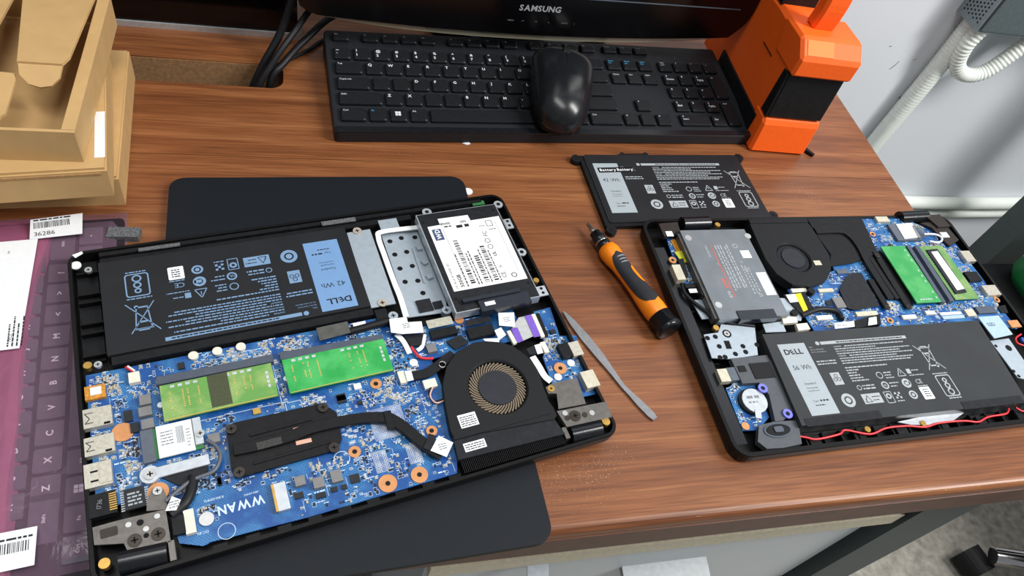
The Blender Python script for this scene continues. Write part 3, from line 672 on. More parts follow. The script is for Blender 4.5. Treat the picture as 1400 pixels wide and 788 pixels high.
 ('P','speaker_box','speakergrey',9,14,((29.5,83.6),(64.1,84.1),(65.9,67.4),(65.6,35.8),(61.2,30.9),(51.1,25.7),(43.7,25.6),(49.0,48.3),(45.0,59.8),(30.1,60.2))),
 ('R','speaker_foam','darkfoam',14,14.8,(43.3,62.9,62.1,77.2)),
 ('R','speaker_foam','darkfoam',14,14.6,(31.8,70.4,38.5,75.9)),
 ('C','rubber_ring','bluerubber',14,15.5,(45.2,53.9,4.0)),
 ('C','rubber_ring','bluerubber',14,15.5,(56.6,30.2,4.0)),
 ('C','ring_hole','blackplastic',15.5,15.7,(45.0,53.8,1.8)),
 ('C','ring_hole','blackplastic',15.5,15.7,(56.4,30.1,1.8)),
 ('P','speaker_frame','speakergrey',8,13,((28.9,24.2),(44.5,26.0),(64.4,24.8),(58.3,5.6),(41.1,4.2),(27.1,5.0),(22.1,11.4))),
 ('C','speaker_c','x',8,13,(43.0,18.4,1)),
 ('C','copper_ring','copper',9.5,10.5,(19.3,26.0,3.2)),
 ('P','data_plug','blackplastic',13,15.5,((108.0,142.4),(131.2,144.9),(131.3,126.5),(115.5,121.1))),
 ('P','yellow_tape','yellow',15.5,15.9,((119.5,142.4),(126.1,143.0),(124.2,124.4),(118.9,123.3))),
 ('P','connector_tag','whitepaper',15.5,15.8,((109.9,142.1),(119.6,142.5),(119.9,134.2),(110.4,133.6))),
 ('P','steel_plate','alu',13,14,((101.7,140.2),(110.1,139.7),(116.8,120.3),(113.4,115.2),(102.2,116.9))),
 ('P','white_plug','whiteplastic',12,15,((95.1,119.2),(109.8,119.5),(108.2,113.1),(93.7,112.9))),
 ('P','white_plug','whiteplastic',12,15,((105.7,111.6),(117.1,112.0),(117.2,105.6),(104.8,104.7))),
 ('P','steel_plate','alu',12,13,((74.9,115.0),(94.8,116.3),(94.0,105.9),(74.2,106.5))),
 ('R','small_connector','whiteplastic',12,14,(130.8,114.8,147.1,119.3)),
 ('R','small_connector','whiteplastic',12,14,(120.0,145.5,135.9,149.6)),
 ('R','small_connector','paleshell',12,13.5,(148.5,144.6,164.6,148.4)),
 ('R','inductor','inductor',12,14.5,(157.2,126.2,167.5,137.4)),
 ('R','chip','chip',12,13,(149.6,130.2,155.3,135.7)),
 ('R','board_shield','paleshell',12,14,(173.7,116.0,197.1,120.8)),
 ('R','chip','greyplastic',12,13.4,(180.1,164.5,193.6,169.5)),
 ('T','black_cable','blackcable',14.5,2.6,((115.5,120.1),(133.9,125.2),(147.8,124.7),(155.2,120.3),(153.9,113.1))),
 ('P','battery_tag','whitepaper',18.2,18.6,((140.7,107.8),(162.1,108.5),(159.5,102.7),(138.6,102.0))),
 ('P','connector_tag','whitepaper',18.4,18.7,((179.3,110.6),(188.1,111.6),(184.0,103.7),(174.0,102.9))),
 ('P','battery_plug','blackplastic',13,17.6,((162.7,109.2),(194.9,114.9),(189.5,104.1),(160.6,101.8))),
 ('R','black_tape','blackfilm',17.6,17.8,(66.3,16.6,137.9,23.6)),
 ('R','black_tape','blackfilm',17.6,17.8,(221.4,15.9,287.2,23.1)),
 ('P','crescent_plate','lightsteel',9,10,((157.1,15.2),(180.2,17.1),(227.2,16.4),(212.2,10.8),(187.6,9.2),(168.3,11.6))),
 ('C','brass_insert','brass',8,11,(180.2,11.0,2.6)),
 ('C','brass_insert','brass',8,11,(124.9,11.8,2.6)),
 ('T','speaker_wire','redwire',11,0.9,((28.8,20.3),(45.4,16.8),(64.9,11.3),(74.7,8.5),(96.7,10.4),(104.1,13.1),(124.3,7.4),(142.4,10.8),(162.6,10.5),(179.5,7.8),(195.6,9.7),(220.9,9.0),(234.5,6.6),(248.1,9.9),(268.0,10.8),(274.7,15.0))),
 ('T','speaker_wire','redwire',11,0.9,((282.9,15.2),(286.1,11.9),(293.3,9.2))),
 ('P','steel_plate','alu',11,12,((303.6,81.5),(326.7,82.7),(326.0,50.7),(316.4,38.9),(305.9,42.3))),
 ('C','plate_hole','darkhole',12,12.2,(318.7,72.6,3.2)),
 ('C','plate_hole','darkhole',12,12.2,(305.9,75.8,1.6)),
 ('C','plate_hole','darkhole',12,12.2,(306.3,49.1,1.6)),
 ('C','plate_hole','darkhole',12,12.2,(308.0,43.7,1.6)),
 ('T','red_wire','redwire',14,0.8,((341.6,84.8),(332.2,81.0),(330.3,75.5),(338.4,71.5))),
 ('T','blue_wire','bluewire',14,1.6,((339.3,80.4),(337.9,77.2),(343.0,75.6))),
 ('P','bracket_black','blackplastic',9,13,((338.4,117.7),(349.7,119.0),(346.4,109.6),(338.7,110.1))),
]

# ================================================================== SETTING
FZ = -0.74
struct(box('floor', -1.6, -1.2, FZ - 0.05, 2.6, 0.9, FZ, 'floorconc'))
struct(box('wall_back', -1.6, 0.86, FZ, 2.6, 0.94, 1.6, 'wall'))

sc = Print(); sc.line(0, 0, 5, 9, 1.6); sc.line(5, 9, 7, 16, 1.2); sc.line(-30, 40, -26, 41, 1.5); sc.disc(60, -52, 3); sc.line(30, 20, 36, 23, 1.0)
wall_ = bpy.data.objects['wall_back']; o = sc.build('scuff_marks', 'inkgrey', wall_, 0.3); o.location = (0.905, 0.86, -0.10); o.rotation_euler = (math.pi / 2, 0, 0)
# ================================================================== DESK
desk = empty('desk', (0, 0, FZ)); tag(desk, 'reddish brown wood-grain desk with a long cable slot carrying the laptops', 'desk')
DZ = -FZ
def dbox(name, x0, y0, z0, x1, y1, z1, m_, bev=0.0, seg=1): return box(name, x0, y0, z0 + DZ, x1, y1, z1 + DZ, m_, desk, bev, seg)
XL, XR, YF, YS, YB, TH = -0.75, 0.63, 0.146, 0.4966, 0.85, 0.040
prof = [(YS - 0.0003, -TH), (YS - 0.0003, 0)]
for i in range(7):
    a = math.pi / 2 * (1 - i / 6); prof.append((YF + 0.006 - 0.006 * math.cos(a), -0.006 + 0.006 * math.sin(a)))
prof += [(YF, -TH)]
profile_x('tabletop_board', [(y, z + DZ) for y, z in prof], XL, XR, 'wood', desk)
box('edge_band', XL, YF - 0.0008, DZ - TH, XR - 0.001, YF + 0.001, DZ - 0.012, 'edgewood', desk)
ech = bmesh.new(); rn = random.Random(5)
for k in range(70):
    x = rn.uniform(0.16, 0.62); w = rn.uniform(0.0008, 0.007); y = YF + rn.uniform(0.0006, 0.0024); z = DZ - 0.006 + math.sqrt(max(0, 0.006 ** 2 - (YF + 0.006 - y) ** 2)) + 0.0002; hh = rn.uniform(0.0003, 0.0007)
    ech.faces.new([ech.verts.new(q) for q in ((x, y, z - hh * 1.2), (x + w, y, z - hh), (x + w * .9, y + hh, z + 0.0001), (x + w * .2, y + hh, z + 0.0001))])
o = link('edge_chips', bm_mesh(ech, 'edge_chips'), 'beige', desk); o['kind'] = 'stuff'
SX, SY0, SY1 = -0.022, 0.5915, 0.628          # cable slot: runs from the left to SX
bm = bmesh.new()
N = 6
hole = []
for i in range(N + 1):
    a = math.pi / 2 * (i / N - 1); hole.append((SX - 0.012 + 0.012 * math.cos(a), SY0 + 0.012 + 0.012 * math.sin(a)))
for i in range(N + 1):
    a = math.pi / 2 * (i / N); hole.append((SX - 0.012 + 0.012 * math.cos(a), SY1 - 0.012 + 0.012 * math.sin(a)))
outline = [(-0.60, YS + 0.0003), (XR, YS + 0.0003), (XR, YB), (-0.60, YB), (-0.60, SY1)] + list(reversed(hole)) + [(-0.60, SY0)]
prism('tabletop_board', outline, DZ - TH, DZ, 'wood', desk)
box('tabletop_board', XL, YS + 0.0003, DZ - TH, -0.6005, YB, DZ, 'wood', desk)
box('slot_lining', -0.60, SY1 - 0.0006, DZ - TH, SX - 0.012, SY1 - 0.0002, DZ - 0.0015, 'chipboard', desk)
box('slot_tray', -0.60, SY0 - 0.01, DZ - 0.10, SX + 0.01, SY1 + 0.01, DZ - 0.095, 'deskunder', desk)
for (x0, x1) in ((0.528, 0.594), (XL + 0.03, XL + 0.095)):
    box('leg', x0, 0.157, 0, x1, 0.192, DZ - TH, 'leggreen', desk, 0.003)
    box('leg', x0, 0.76, 0, x1, 0.805, DZ - TH, 'leggreen', desk, 0.003)
    box('side_rail', x0 + 0.005, 0.192, DZ - TH - 0.05, x1 - 0.005, 0.76, DZ - TH, 'leggreen', desk, 0.002)

# ---- drawer cabinet under the desk
cab = empty('drawer_cabinet', (0, 0, FZ)); tag(cab, 'pale grey metal drawer cabinet under the front edge of the desk', 'cabinet')
box('body', 0.09, 0.178, 0, 0.517, 0.62, DZ - 0.119, 'cabinet', cab, 0.003)
box('top_panel', 0.086, 0.160, DZ - 0.119, 0.522, 0.625, DZ - 0.098, 'beige', cab, 0.002)
for i, (a, b) in enumerate(((0.143, 0.32), (0.325, 0.50), (0.505, 0.69))):
    d = box('drawer_front', 0.094, 0.168, DZ - b, 0.513, 0.178, DZ - a + 0.02, 'cabinet', cab, 0.002)
    profile_x('pull_handle', [(0.168, DZ - a - 0.043), (0.150, DZ - a - 0.047), (0.147, DZ - a - 0.053), (0.150, DZ - a - 0.058), (0.156, DZ - a - 0.052), (0.168, DZ - a - 0.051)], 0.275, 0.362, 'pull', d)
    if i == 0:
        lk = prism('lock', circ(0, 0, 0.0105), 0, 0.004, 'lightsteel', d); lk.location = (0.177, 0.168, DZ - 0.130); lk.rotation_euler = (math.pi / 2, 0, 0)
key = empty('cabinet_key', (0.177, 0.1639, -0.130)); key.rotation_euler = (-1.0, 0, 0); tag(key, 'small silver key stuck in the cabinet lock', 'key')
kb_ = bmesh.new(); prism_bm(rect(-0.0008, -0.005, 0.0008, 0.0), -0.004, 0.004, bm=kb_); link('key_blade', bm_mesh(kb_, 'key_blade'), 'brass', key)
prism('key_head', [(-0.009, -0.0070), (0.009, -0.0070), (0.009, -0.0051), (-0.009, -0.0051)], -0.026, 0.007, 'lightsteel', key, 0.0008)

# ---- office chair base on the floor
chair = empty('office_chair', (1.50, 0.12, FZ)); tag(chair, 'chrome star base office chair with black castors on the concrete floor', 'chair')
for k in range(5):
    a = math.radians(160 + 72 * k); ca, sa = math.cos(a), math.sin(a)
    tube('base_arm', [(ca * 0.03, sa * 0.03, 0.115), (ca * 0.18, sa * 0.18, 0.10), (ca * 0.33, sa * 0.33, 0.075)], [0.026 - 0.010 * t / 12 for t in range(13)], 'chrome', chair, 14)
    c = prism('castor_wheel', circ(0, 0, 0.028, 24), -0.022, 0.022, 'rubber', chair, 0.006, 2)
    c.location = (ca * 0.335, sa * 0.335, 0.0285); c.rotation_euler = (math.pi / 2, 0, a + 0.6)
tube('column', [(0, 0, 0.09), (0, 0, 0.25), (0, 0, 0.40)], 0.024, 'rubber', chair, 16, 1)
prism('seat', rrect(-0.24, -0.24, 0.24, 0.24, 0.08), 0.41, 0.48, 'rubber', chair, 0.02, 2)

# ---- wall fittings
vent = empty('wall_vent_box', (0.947, 0.805, 0.010)); tag(vent, 'grey perforated metal vent box fixed to the white wall', 'vent box')
box('housing', 0, 0.001, 0, 0.42, 0.0545, 0.30, 'ventgrey', vent, 0.0015)
pf = bmesh.new()
for i in range(7):
    for j in range(40):
        y = 0.009 + i * 0.006; z = 0.010 + j * 0.006 + (0.003 if i % 2 else 0)
        pts = circ(y, z, 0.0016, 8); vs = [pf.verts.new((-0.0003, a, b)) for a, b in pts]; pf.faces.new(vs)
o = link('perforation', bm_mesh(pf, 'perforation'), 'darkhole', vent); o['kind'] = 'stuff'
fr = box('grille', 0.004, -0.002, 0.004, 0.416, 0.0008, 0.296, 'ventdark', vent)
gr = bmesh.new()
for i in range(150):
    t = -0.28 + i * 0.0048
    a, b = max(0.0, -t), min(0.29, 0.41 - t)
    if b - a < 0.01: continue
    x0, z0, x1, z1 = 0.004 + a + t, 0.004 + a, 0.004 + b + t, 0.004 + b
    vs = [gr.verts.new(q) for q in ((x0 - 0.0009, -0.0032, z0), (x0 + 0.0009, -0.0032, z0), (x1 + 0.0009, -0.0032, z1), (x1 - 0.0009, -0.0032, z1))]; gr.faces.new(vs)
o = link('grille_wires', bm_mesh(gr, 'grille_wires'), 'ventgrey', vent); o['kind'] = 'stuff'
def hose(name, pts, r, pitch, label, parent=None):
    path = smooth_path(pts, 60); L = 0; out = []; rad = []
    for i, p in enumerate(path):
        if i: L += (p - path[i - 1]).length
        out.append(p); rad.append(r * (1.0 + 0.04 * math.sin(2 * math.pi * L / pitch)))
    return tag(link(name, bm_mesh(tube_bm(out, rad, 14), name, True), 'hose'), label, 'hose')
hose('corrugated_hose', [(0.972, 0.842, 0.0085), (0.970, 0.842, -0.10), (0.963, 0.842, -0.243), (0.958, 0.842, -0.45), (0.958, 0.842, -0.70)], 0.0145, 0.0055, 'straight white corrugated hose running down the wall from the vent box')
hose('corrugated_hose', [(0.975, 0.823, 0.0088), (0.968, 0.822, -0.022), (0.982, 0.823, -0.058), (1.013, 0.823, -0.074), (1.045, 0.823, -0.064), (1.072, 0.823, -0.018), (1.085, 0.823, 0.004)], 0.0115, 0.006, 'white corrugated hose looping in a U below the vent box')
for nm, z, r, y, lb in (('wall_pipe', -0.386, 0.013, 0.8465, 'upper of two white pipes running along the wall behind the desk'), ('wall_pipe', -0.418, 0.010, 0.8495, 'lower and thinner of two white pipes along the wall behind the desk')):
    tag(tube(nm, [(-0.5, y, z - 0.004), (0.6, y, z), (1.3, y, z), (1.7, y, z + 0.02), (2.3, y, z + 0.03)], r, 'hose', None, 14), lb, 'pipe')
tag(box('steel_post', 1.262, 0.70, FZ, 1.33, 0.75, 0.5, 'leggreen', None, 0.003), 'dark grey square steel post standing before the wall pipes', 'post')
st = empty('low_stand', (1.28, 0.50, FZ)); tag(st, 'low black stand under the green pouch at the right edge', 'stand')
box('stand_top', -0.10, -0.13, 0.355, 0.30, 0.17, 0.375, 'rubber', st, 0.003)
for x in (-0.08, 0.26):
    for y in (-0.11, 0.13): box('leg', x, y, 0, x + 0.03, y + 0.03, 0.355, 'rubber', st)
def loft_z(name, rings, material, parent=None, smooth=True):
    bm = bmesh.new(); rs = [[bm.verts.new(p) for p in r] for r in rings]; n = len(rs[0])
    for a, b in zip(rs[:-1], rs[1:]):
        for k in range(n): bm.faces.new((a[k], a[(k + 1) % n], b[(k + 1) % n], b[k]))
    bm.faces.new(list(reversed(rs[0]))); bm.faces.new(rs[-1])
    return link(name, bm_mesh(bm, name, smooth), material, parent)
gb = loft_z('green_pouch', [[(x, y, z) for x, y in rrect(-a, -b, a, b, min(a, b) * 0.6)] for a, b, z in ((0.09, 0.07, 0), (0.10, 0.08, 0.02), (0.10, 0.075, 0.08), (0.09, 0.05, 0.13), (0.085, 0.02, 0.16))], 'greenbag')
gb.location = (1.325, 0.585, FZ + 0.375); tag(gb, 'bright green printed pouch at the right edge of the picture', 'pouch')
pr = Print(); pr.dashes(0, 0, 14, 3); pr.dashes(0, -7, 12, 2.5); o = pr.build('pouch_print', 'printwhite', gb, 0); o.location = (-0.101, -0.03, 0.06); o.rotation_euler = (math.pi / 2, 0, -math.pi / 2)

# ================================================================== DISPLAYS
d2 = empty('flat_display', (-0.005, 0.672, 0)); tag(d2, 'black flat display with a thin silver lower edge behind the cardboard boxes', 'display')
box('screen_panel', -0.46, 0.002, 0.006, 0, 0.018, 0.33, 'screen', d2, 0.001)
box('silver_edge', -0.46, 0.0, 0, 0.0, 0.02, 0.006, 'silveredge', d2, 0.001)
box('side_edge', -0.0035, -0.0008, 0.0, 0.0008, 0.019, 0.33, 'silveredge', d2, 0.0006)
box('stand_foot', -0.33, 0.018, 0.0005, -0.13, 0.14, 0.008, 'silveredge', d2, 0.002)
box('stand_neck', -0.26, 0.018, 0.008, -0.20, 0.03, 0.2, 'silveredge', d2, 0.002)

mon = empty('monitor', (0, 0.622, 0), 0.055); tag(mon, 'glossy black monitor with silver maker lettering and a clear lower lip above the keyboard', 'monitor')
MS, MZ = 0.9496, 0.0235
def bow(u):  # lower edge of the bezel (m)
    t = (u - 0.24) / 0.245; return 0.031 + 0.011 * t * t
fb = [(-0.006 + 0.004 * math.cos(a) * 0, 0.40)]
lower = []
for i in range(25):
    u = 0.010 + (0.472 - 0.010) * i / 24; lower.append((u, bow(u)))
outl = [(-0.0095, 0.40), (-0.0095, 0.062), (-0.006, 0.050), (0.000, 0.045)] + lower + [(0.479, 0.049), (0.4865, 0.060), (0.4895, 0.074), (0.4895, 0.40)]
outl = [(u * MS, z * MS + MZ) for u, z in outl]
prism('rear_shell', [(u, z + 0.002) for u, z in outl], -0.045, -0.0195, 'mouseside', mon, 0.004).rotation_euler = (math.pi / 2, 0, 0)
bz_ = prism('bezel', outl, -0.019, 0.0, 'glossblack', mon, 0.0025, 2); bz_.rotation_euler = (math.pi / 2, 0, 0)
sc_ = prism('screen', [(u * MS, z * MS + MZ) for u, z in ((0.012, 0.0785), (0.468, 0.0785), (0.468, 0.38), (0.012, 0.38))], 0.0, 0.0006, 'screen', mon); sc_.rotation_euler = (math.pi / 2, 0, 0)
fr_ = prism('screen_trim', [(u * MS, z * MS + MZ) for u, z in ((0.010, 0.0768), (0.470, 0.0768), (0.470, 0.0778), (0.010, 0.0778))], 0.0, 0.0010, 'greyplastic', mon); fr_.rotation_euler = (math.pi / 2, 0, 0)
lip = [(u, bow(u) - 0.0005) for u, _ in lower] + [(u, bow(u) - 0.0065 * (1 - ((u - 0.24) / 0.236) ** 4) - 0.0012) for u, _ in reversed(lower)]
lip = [(u * MS, z * MS + MZ) for u, z in lip]
lp = prism('clear_lip', lip, -0.014, -0.003, 'acrylic', mon); lp.rotation_euler = (math.pi / 2, 0, 0)
pr = Print(); pr.text('SAMSUNG', 236 * MS, 59.5 * MS + 23.5, 8.7, True, 0, 'c', 0, 1.02, 0.09); tx = pr.build('brand_lettering', 'silvertext', mon, 0.15); tx.rotation_euler = (math.pi / 2, 0, 0)
pr = Print()
for i, w in enumerate((9, 6, 5, 3, 6, 3)): pr.text(('MENU', '-/+', '<>', 'o', 'AUTO', '|')[i], (203 + i * 15) * MS, 46.5 * MS + 23.5, 2.5)
tx = pr.build('button_legends', 'inkgrey', mon, 0.15); tx.rotation_euler = (math.pi / 2, 0, 0)
box('stand_neck', 0.20, 0.100, 0.0105, 0.28, 0.125, 0.24, 'glossblack', mon, 0.004)
box('stand_joint', 0.20, 0.046, 0.20, 0.28, 0.101, 0.24, 'mouseside', mon, 0.003)
prism('stand_base', [(0.24 + 0.11 * math.cos(2 * math.pi * i / 32), 0.085 + 0.04 * math.sin(2 * math.pi * i / 32)) for i in range(32)], 0.0004, 0.012, 'glossblack', mon, 0.003)

# ---- cables dropping into the slot
for i, (pts, r, lb) in enumerate((
    ([(-0.006, 0.648, 0.14), (-0.0095, 0.648, 0.075), (-0.0245, 0.636, 0.03), (-0.041, 0.620, 0.004), (-0.056, 0.612, -0.03), (-0.068, 0.612, -0.07)], 0.0038, 'thick black cable dropping steeply past the silver display edge'),
    ([(0.040, 0.706, 0.066), (0.008, 0.660, 0.050), (-0.012, 0.634, 0.033), (-0.030, 0.613, 0.0155), (-0.046, 0.5985, -0.01), (-0.054, 0.5985, -0.07)], 0.0030, 'grey-black cable curving out of the slot behind the keyboard corner'),
    ([(0.085, 0.705, 0.030), (0.030, 0.678, 0.029), (-0.002, 0.645, 0.018), (-0.021, 0.620, 0.009), (-0.0345, 0.607, -0.006), (-0.040, 0.603, -0.07)], 0.0034, 'black cable running right from the slot to the monitor'),
    ([(0.10, 0.690, 0.0022), (0.030, 0.680, 0.0024), (0.000, 0.650, 0.0026), (-0.021, 0.628, 0.0032), (-0.033, 0.617, -0.003), (-0.036, 0.615, -0.07)], 0.0019, 'thin black cable lying on the desk behind the keyboard'))):
    tag(tube('black_cable', pts, r, 'blackcable', None, 12, 8), lb, 'cable', 'cables through the desk slot')

# ================================================================== DESKTOP KEYBOARD
kbd = empty('desktop_keyboard', (0.06235, 0.60103, 0.02204), 0.0547, 0.10277)
tag(kbd, 'black full-size desktop keyboard with white legends in front of the monitor', 'keyboard')
tl = math.tan(0.10277)
bm = bmesh.new()
top = rrect(-0.0435, -0.0812, 0.3985, 0.0552, 0.004, 3)
lo = [bm.verts.new((x, y, min(-0.006, -0.0215 + (-y) * tl))) for x, y in top]; hi = [bm.verts.new((x, y, -0.0012)) for x, y in top]; n = len(top)
bm.faces.new(list(reversed(lo))); bm.faces.new(hi)
for i in range(n): bm.faces.new((lo[i], lo[(i + 1) % n], hi[(i + 1) % n], hi[i]))
bmesh.ops.recalc_face_normals(bm, faces=bm.faces); bevel_all(bm, 0.0012, 2, 0.8)
link('body', bm_mesh(bm, 'body'), 'kbbody', kbd)
box('front_lip', -0.042, -0.0812, -0.0012, 0.397, -0.0745, 0.0006, 'blackgloss', kbd, 0.0006)
PIT = 0.01905
KEYM = {}
def keycap(w, h):
    k = (round(w, 4), round(h, 4))
    if k not in KEYM:
        bm = bmesh.new(); a = rrect(-w / 2, -h / 2, w / 2, h / 2, 0.0016, 2); b = rrect(-w / 2 + 0.0011, -h / 2 + 0.0008, w / 2 - 0.0011, h / 2 - 0.0016, 0.0018, 2)
        lo = [bm.verts.new((x, y, -0.001)) for x, y in a]; md = [bm.verts.new((x, y, 0.0016)) for x, y in a]; hi = [bm.verts.new((x, y, 0.0026)) for x, y in b]; n = len(a)
        bm.faces.new(hi)
        for i in range(n):
            bm.faces.new((lo[i], lo[(i + 1) % n], md[(i + 1) % n], md[i])); bm.faces.new((md[i], md[(i + 1) % n], hi[(i + 1) % n], hi[i]))
        me = bm_mesh(bm, 'key'); me.materials.append(MATS['keycap']); KEYM[k] = me
    return KEYM[k]
def key_(u, v, w=1.0, h=1.0, leg=None, size=4.6, blue=False, hh=0.0150, pos=None):
    kw = w * PIT - 0.0030; kh = hh + (h - 1) * PIT
    o = bpy.data.objects.new('key', keycap(kw, kh)); COL.objects.link(o); o.parent = kbd; o.location = (u, v, 0)
    if leg:
        pr = Print(); L_ = leg.split('|'); x = -kw * 500 + 2.6; y = kh * 500 - 2.2
        for i, t in enumerate(L_):
            pr.text(t, x, y - size * 0.75 - i * (size * 1.25), size, size > 3.0)
        pr.build('legend', 'legendblue' if blue else 'legend', o, 2.66)
    return o
U0 = -2.0  # left edge of alpha block in key units relative to Q
def row(v, items, u=U0, **kw):
    for it in items:
        w, leg = it[0], it[1]; bl = len(it) > 2 and it[2]
        if leg is not None: key_((u + w / 2) * PIT, v, w, 1.0, leg, 4.6 if len(leg.split('|')[0]) == 1 else 2.9, bl, **kw)
        u += w
HF = 0.0105
for i, (u, t) in enumerate([(-27.8, 'Esc')] + [(0.8 + 19.3 * k, 'F%d' % (k + 1)) for k in range(4)] + [(87.8 + 19.6 * k, 'F%d' % (k + 5)) for k in range(4)] + [(175.8 + 19.8 * k, 'F%d' % (k + 9)) for k in range(4)] + [(261.5 + 19 * k, ('PrtScr', 'ScrLk', 'Pause')[k]) for k in range(3)]):
    key_(u / 1000, 0.0432, 1.0, 1.0, t, 2.4, False, HF)
row(0.0195, [(1, '~|`'), (1, '!|1'), (1, '@|2'), (1, '#|3'), (1, '$|4'), (1, '%|5'), (1, '^|6'), (1, '&|7'), (1, '*|8'), (1, '(|9'), (1, ')|0'), (1, '_|-'), (1, '+|='), (2, 'Backspace')])
row(0.0, [(1.5, 'Tab')] + [(1, c) for c in 'QWERTYUIOP'] + [(1, '[|{'[:1]), (1, ']'), (1.5, '\\')])
row(-0.0205, [(1.75, 'CapsLock'), (1, ''), (1, '')] + [(1, c) for c in 'DFGHJKL'] + [(1, ';'), (1, "'"), (2.25, 'Enter')])
row(-0.0402, [(2.25, 'Shift'), (1, 'Z'), (1, 'X'), (1, ''), (1, ''), (1, 'B'), (1, 'N'), (1, 'M'), (1, ','), (1, '.'), (1, '/'), (2.75, 'Shift')])
row(-0.0606, [(1.35, 'Ctrl'), (1, 'Fn', True), (1, ' '), (1, 'Alt'), (5.65, ''), (1, 'Alt'), (1, ' '), (1.0, '='), (2.0, 'Ctrl')])
for k in range(3):
    key_(0.2598 + PIT * k, 0.0195, 1, 1, ('Insert|Prt', 'Home|Brk', 'PgUp|Pau')[k], 2.6, True); key_(0.2598 + PIT * k, -0.001, 1, 1, ('Delete', 'End', 'PgDn')[k], 2.6)
    key_(0.257 + 0.0188 * k, -0.0608, 1, 1, ('<', '|', '>')[k], 3.2)
key_(0.2766, -0.0406, 1, 1, '^', 3.2)
NP = [['Num|Lock', '/', '*', '-'], ['7|Home', '8', '9|PgUp'], ['4', '5', '6'], ['1|End', '2', '3|PgDn']]
for r, line in enumerate(NP):
    for k, t in enumerate(line): key_(0.3228 + PIT * k, (0.0195, -0.001, -0.0205, -0.0405)[r], 1, 1, t, 3.4 if r or k else 2.4)
key_(0.3228 + PIT * 3, -0.0108, 1, 2, '+', 3.4); key_(0.3228 + PIT * 3, -0.0505, 1, 2, 'Enter', 2.4)
key_(0.3323, -0.0606, 2, 1, '0|Insert', 3.0); key_(0.3610, -0.0606, 1, 1, '.|Del', 3.0)
pr = Print()
def winlogo(pr, x, y, s):
    for i in (0, 1):
        for j in (0, 1): pr.rect(x + i * s * 0.55, y + j * s * 0.55, x + i * s * 0.55 + s * 0.48, y + j * s * 0.55 + s * 0.48)
winlogo(pr, 13.3, -62.5, 5.0); pr.build('logo_print', 'legend', kbd, 2.68)
pr = Print()
for x in (322, 341, 360): pr.text('1A|'[(x - 322) // 19], x, 36, 3.0)
pr.build('indicator_print', 'inkgrey', kbd, -1.1)

# ================================================================== MOUSE (lying on the keyboard)
ms = empty('computer_mouse', (0.2440, 0.5725, 0.0268), -0.22, 0.105); tag(ms, 'black wireless mouse resting on the right side of the desktop keyboard', 'mouse')
def mrow(t):      # half width / crown height along the length, t: 0 rear .. 1 front
    e = max(0.0, 1 - abs(2 * t - 1) ** 3.2) ** 0.5 if t < 0.5 else max(0.0, 1 - abs(2 * t - 1) ** 5.0) ** 0.5
    return (0.0270 + 0.0085 * t) * (0.10 + 0.90 * e), 0.006 + (0.033 - 0.012 * max(0, t - 0.45) ** 1.3 * 2) * (0.18 + 0.82 * e) - 0.004
def mouse_shell(name, material, z0):
    bm = bmesh.new(); rings = []; NT, NA = 30, 20
    for i in range(NT + 1):
        t = i / NT; y = -0.056 + 0.112 * t; w, h = mrow(t)
        rings.append([bm.verts.new((w * math.cos(math.pi * k / NA), y, z0 + (h - z0) * (math.sin(math.pi * k / NA) ** 0.66))) for k in range(NA + 1)])
    for a, b in zip(rings[:-1], rings[1:]):
        for k in range(NA): bm.faces.new((a[k], a[k + 1], b[k + 1], b[k]))
        bm.faces.new((a[0], b[0], b[NA], a[NA]))
    bm.faces.new(rings[0]); bm.faces.new(list(reversed(rings[-1])))
    return link(name, bm_mesh(bm, name, True), material, ms)
mouse_shell('shell', 'mouse', 0.005)
prism('base', [(mrow(i / 24)[0] * 0.97, -0.0555 + 0.111 * i / 24) for i in range(25)] + [(-mrow(i / 24)[0] * 0.97, -0.0555 + 0.111 * i / 24) for i in range(24, -1, -1)], 0.0, 0.0052, 'mouseside', ms, 0.0006)
wh = prism('scroll_wheel', circ(0, 0, 0.0100, 24), -0.0032, 0.0032, 'rubber', ms, 0.0008); wh.location = (0, 0.036, mrow(0.82)[1] - 0.0078); wh.rotation_euler = (0, math.pi / 2, 0)
gv = [(0, -0.056 + 0.112 * (0.60 + 0.05 * i), mrow(0.60 + 0.05 * i)[1] - 0.0001) for i in range(8)]
tube('button_seam', gv, 0.0006, 'darkhole', ms, 6, 2)

# ================================================================== ORANGE CASE
oc = empty('orange_tool_case', (0.460, 0.532, 0), -0.05); tag(oc, 'bright orange plastic tool case with black front panel and carrying handle', 'case')
OW = 0.0665
profile_x('body', [(0.012, 0.004), (0.190, 0.004), (0.190, 0.120), (0.075, 0.127), (0.040, 0.126), (0.014, 0.112)], 0.0, OW, 'orange', oc, 0.004, 1)
profile_x('lower_bumper', [(0.0, 0.0), (0.030, 0.0), (0.030, 0.043), (0.008, 0.043), (0.004, 0.038)], -0.001, OW + 0.001, 'orange', oc, 0.003, 1)
profile_x('black_panel', [(0.006, 0.0435), (0.022, 0.0435), (0.022, 0.094), (0.010, 0.094)], 0.0015, OW - 0.0015, 'blackplastic', oc, 0.001)
profile_x('panel_side', [(0.0065, 0.0435), (0.020, 0.0435), (0.020, 0.094), (0.011, 0.094)], -0.0012, 0.0015, 'blackplastic', oc, 0.0004)
profile_x('upper_bumper', [(0.004, 0.0945), (0.050, 0.0945), (0.062, 0.1285), (0.021, 0.1300), (0.004, 0.1165)], -0.0012, OW + 0.0012, 'orange', oc, 0.003, 1)
profile_x('front_latch', [(0.0062, 0.1190), (0.0070, 0.1183), (0.0190, 0.1278), (0.0182, 0.1286)], 0.005, 0.034, 'orangepatch', oc)
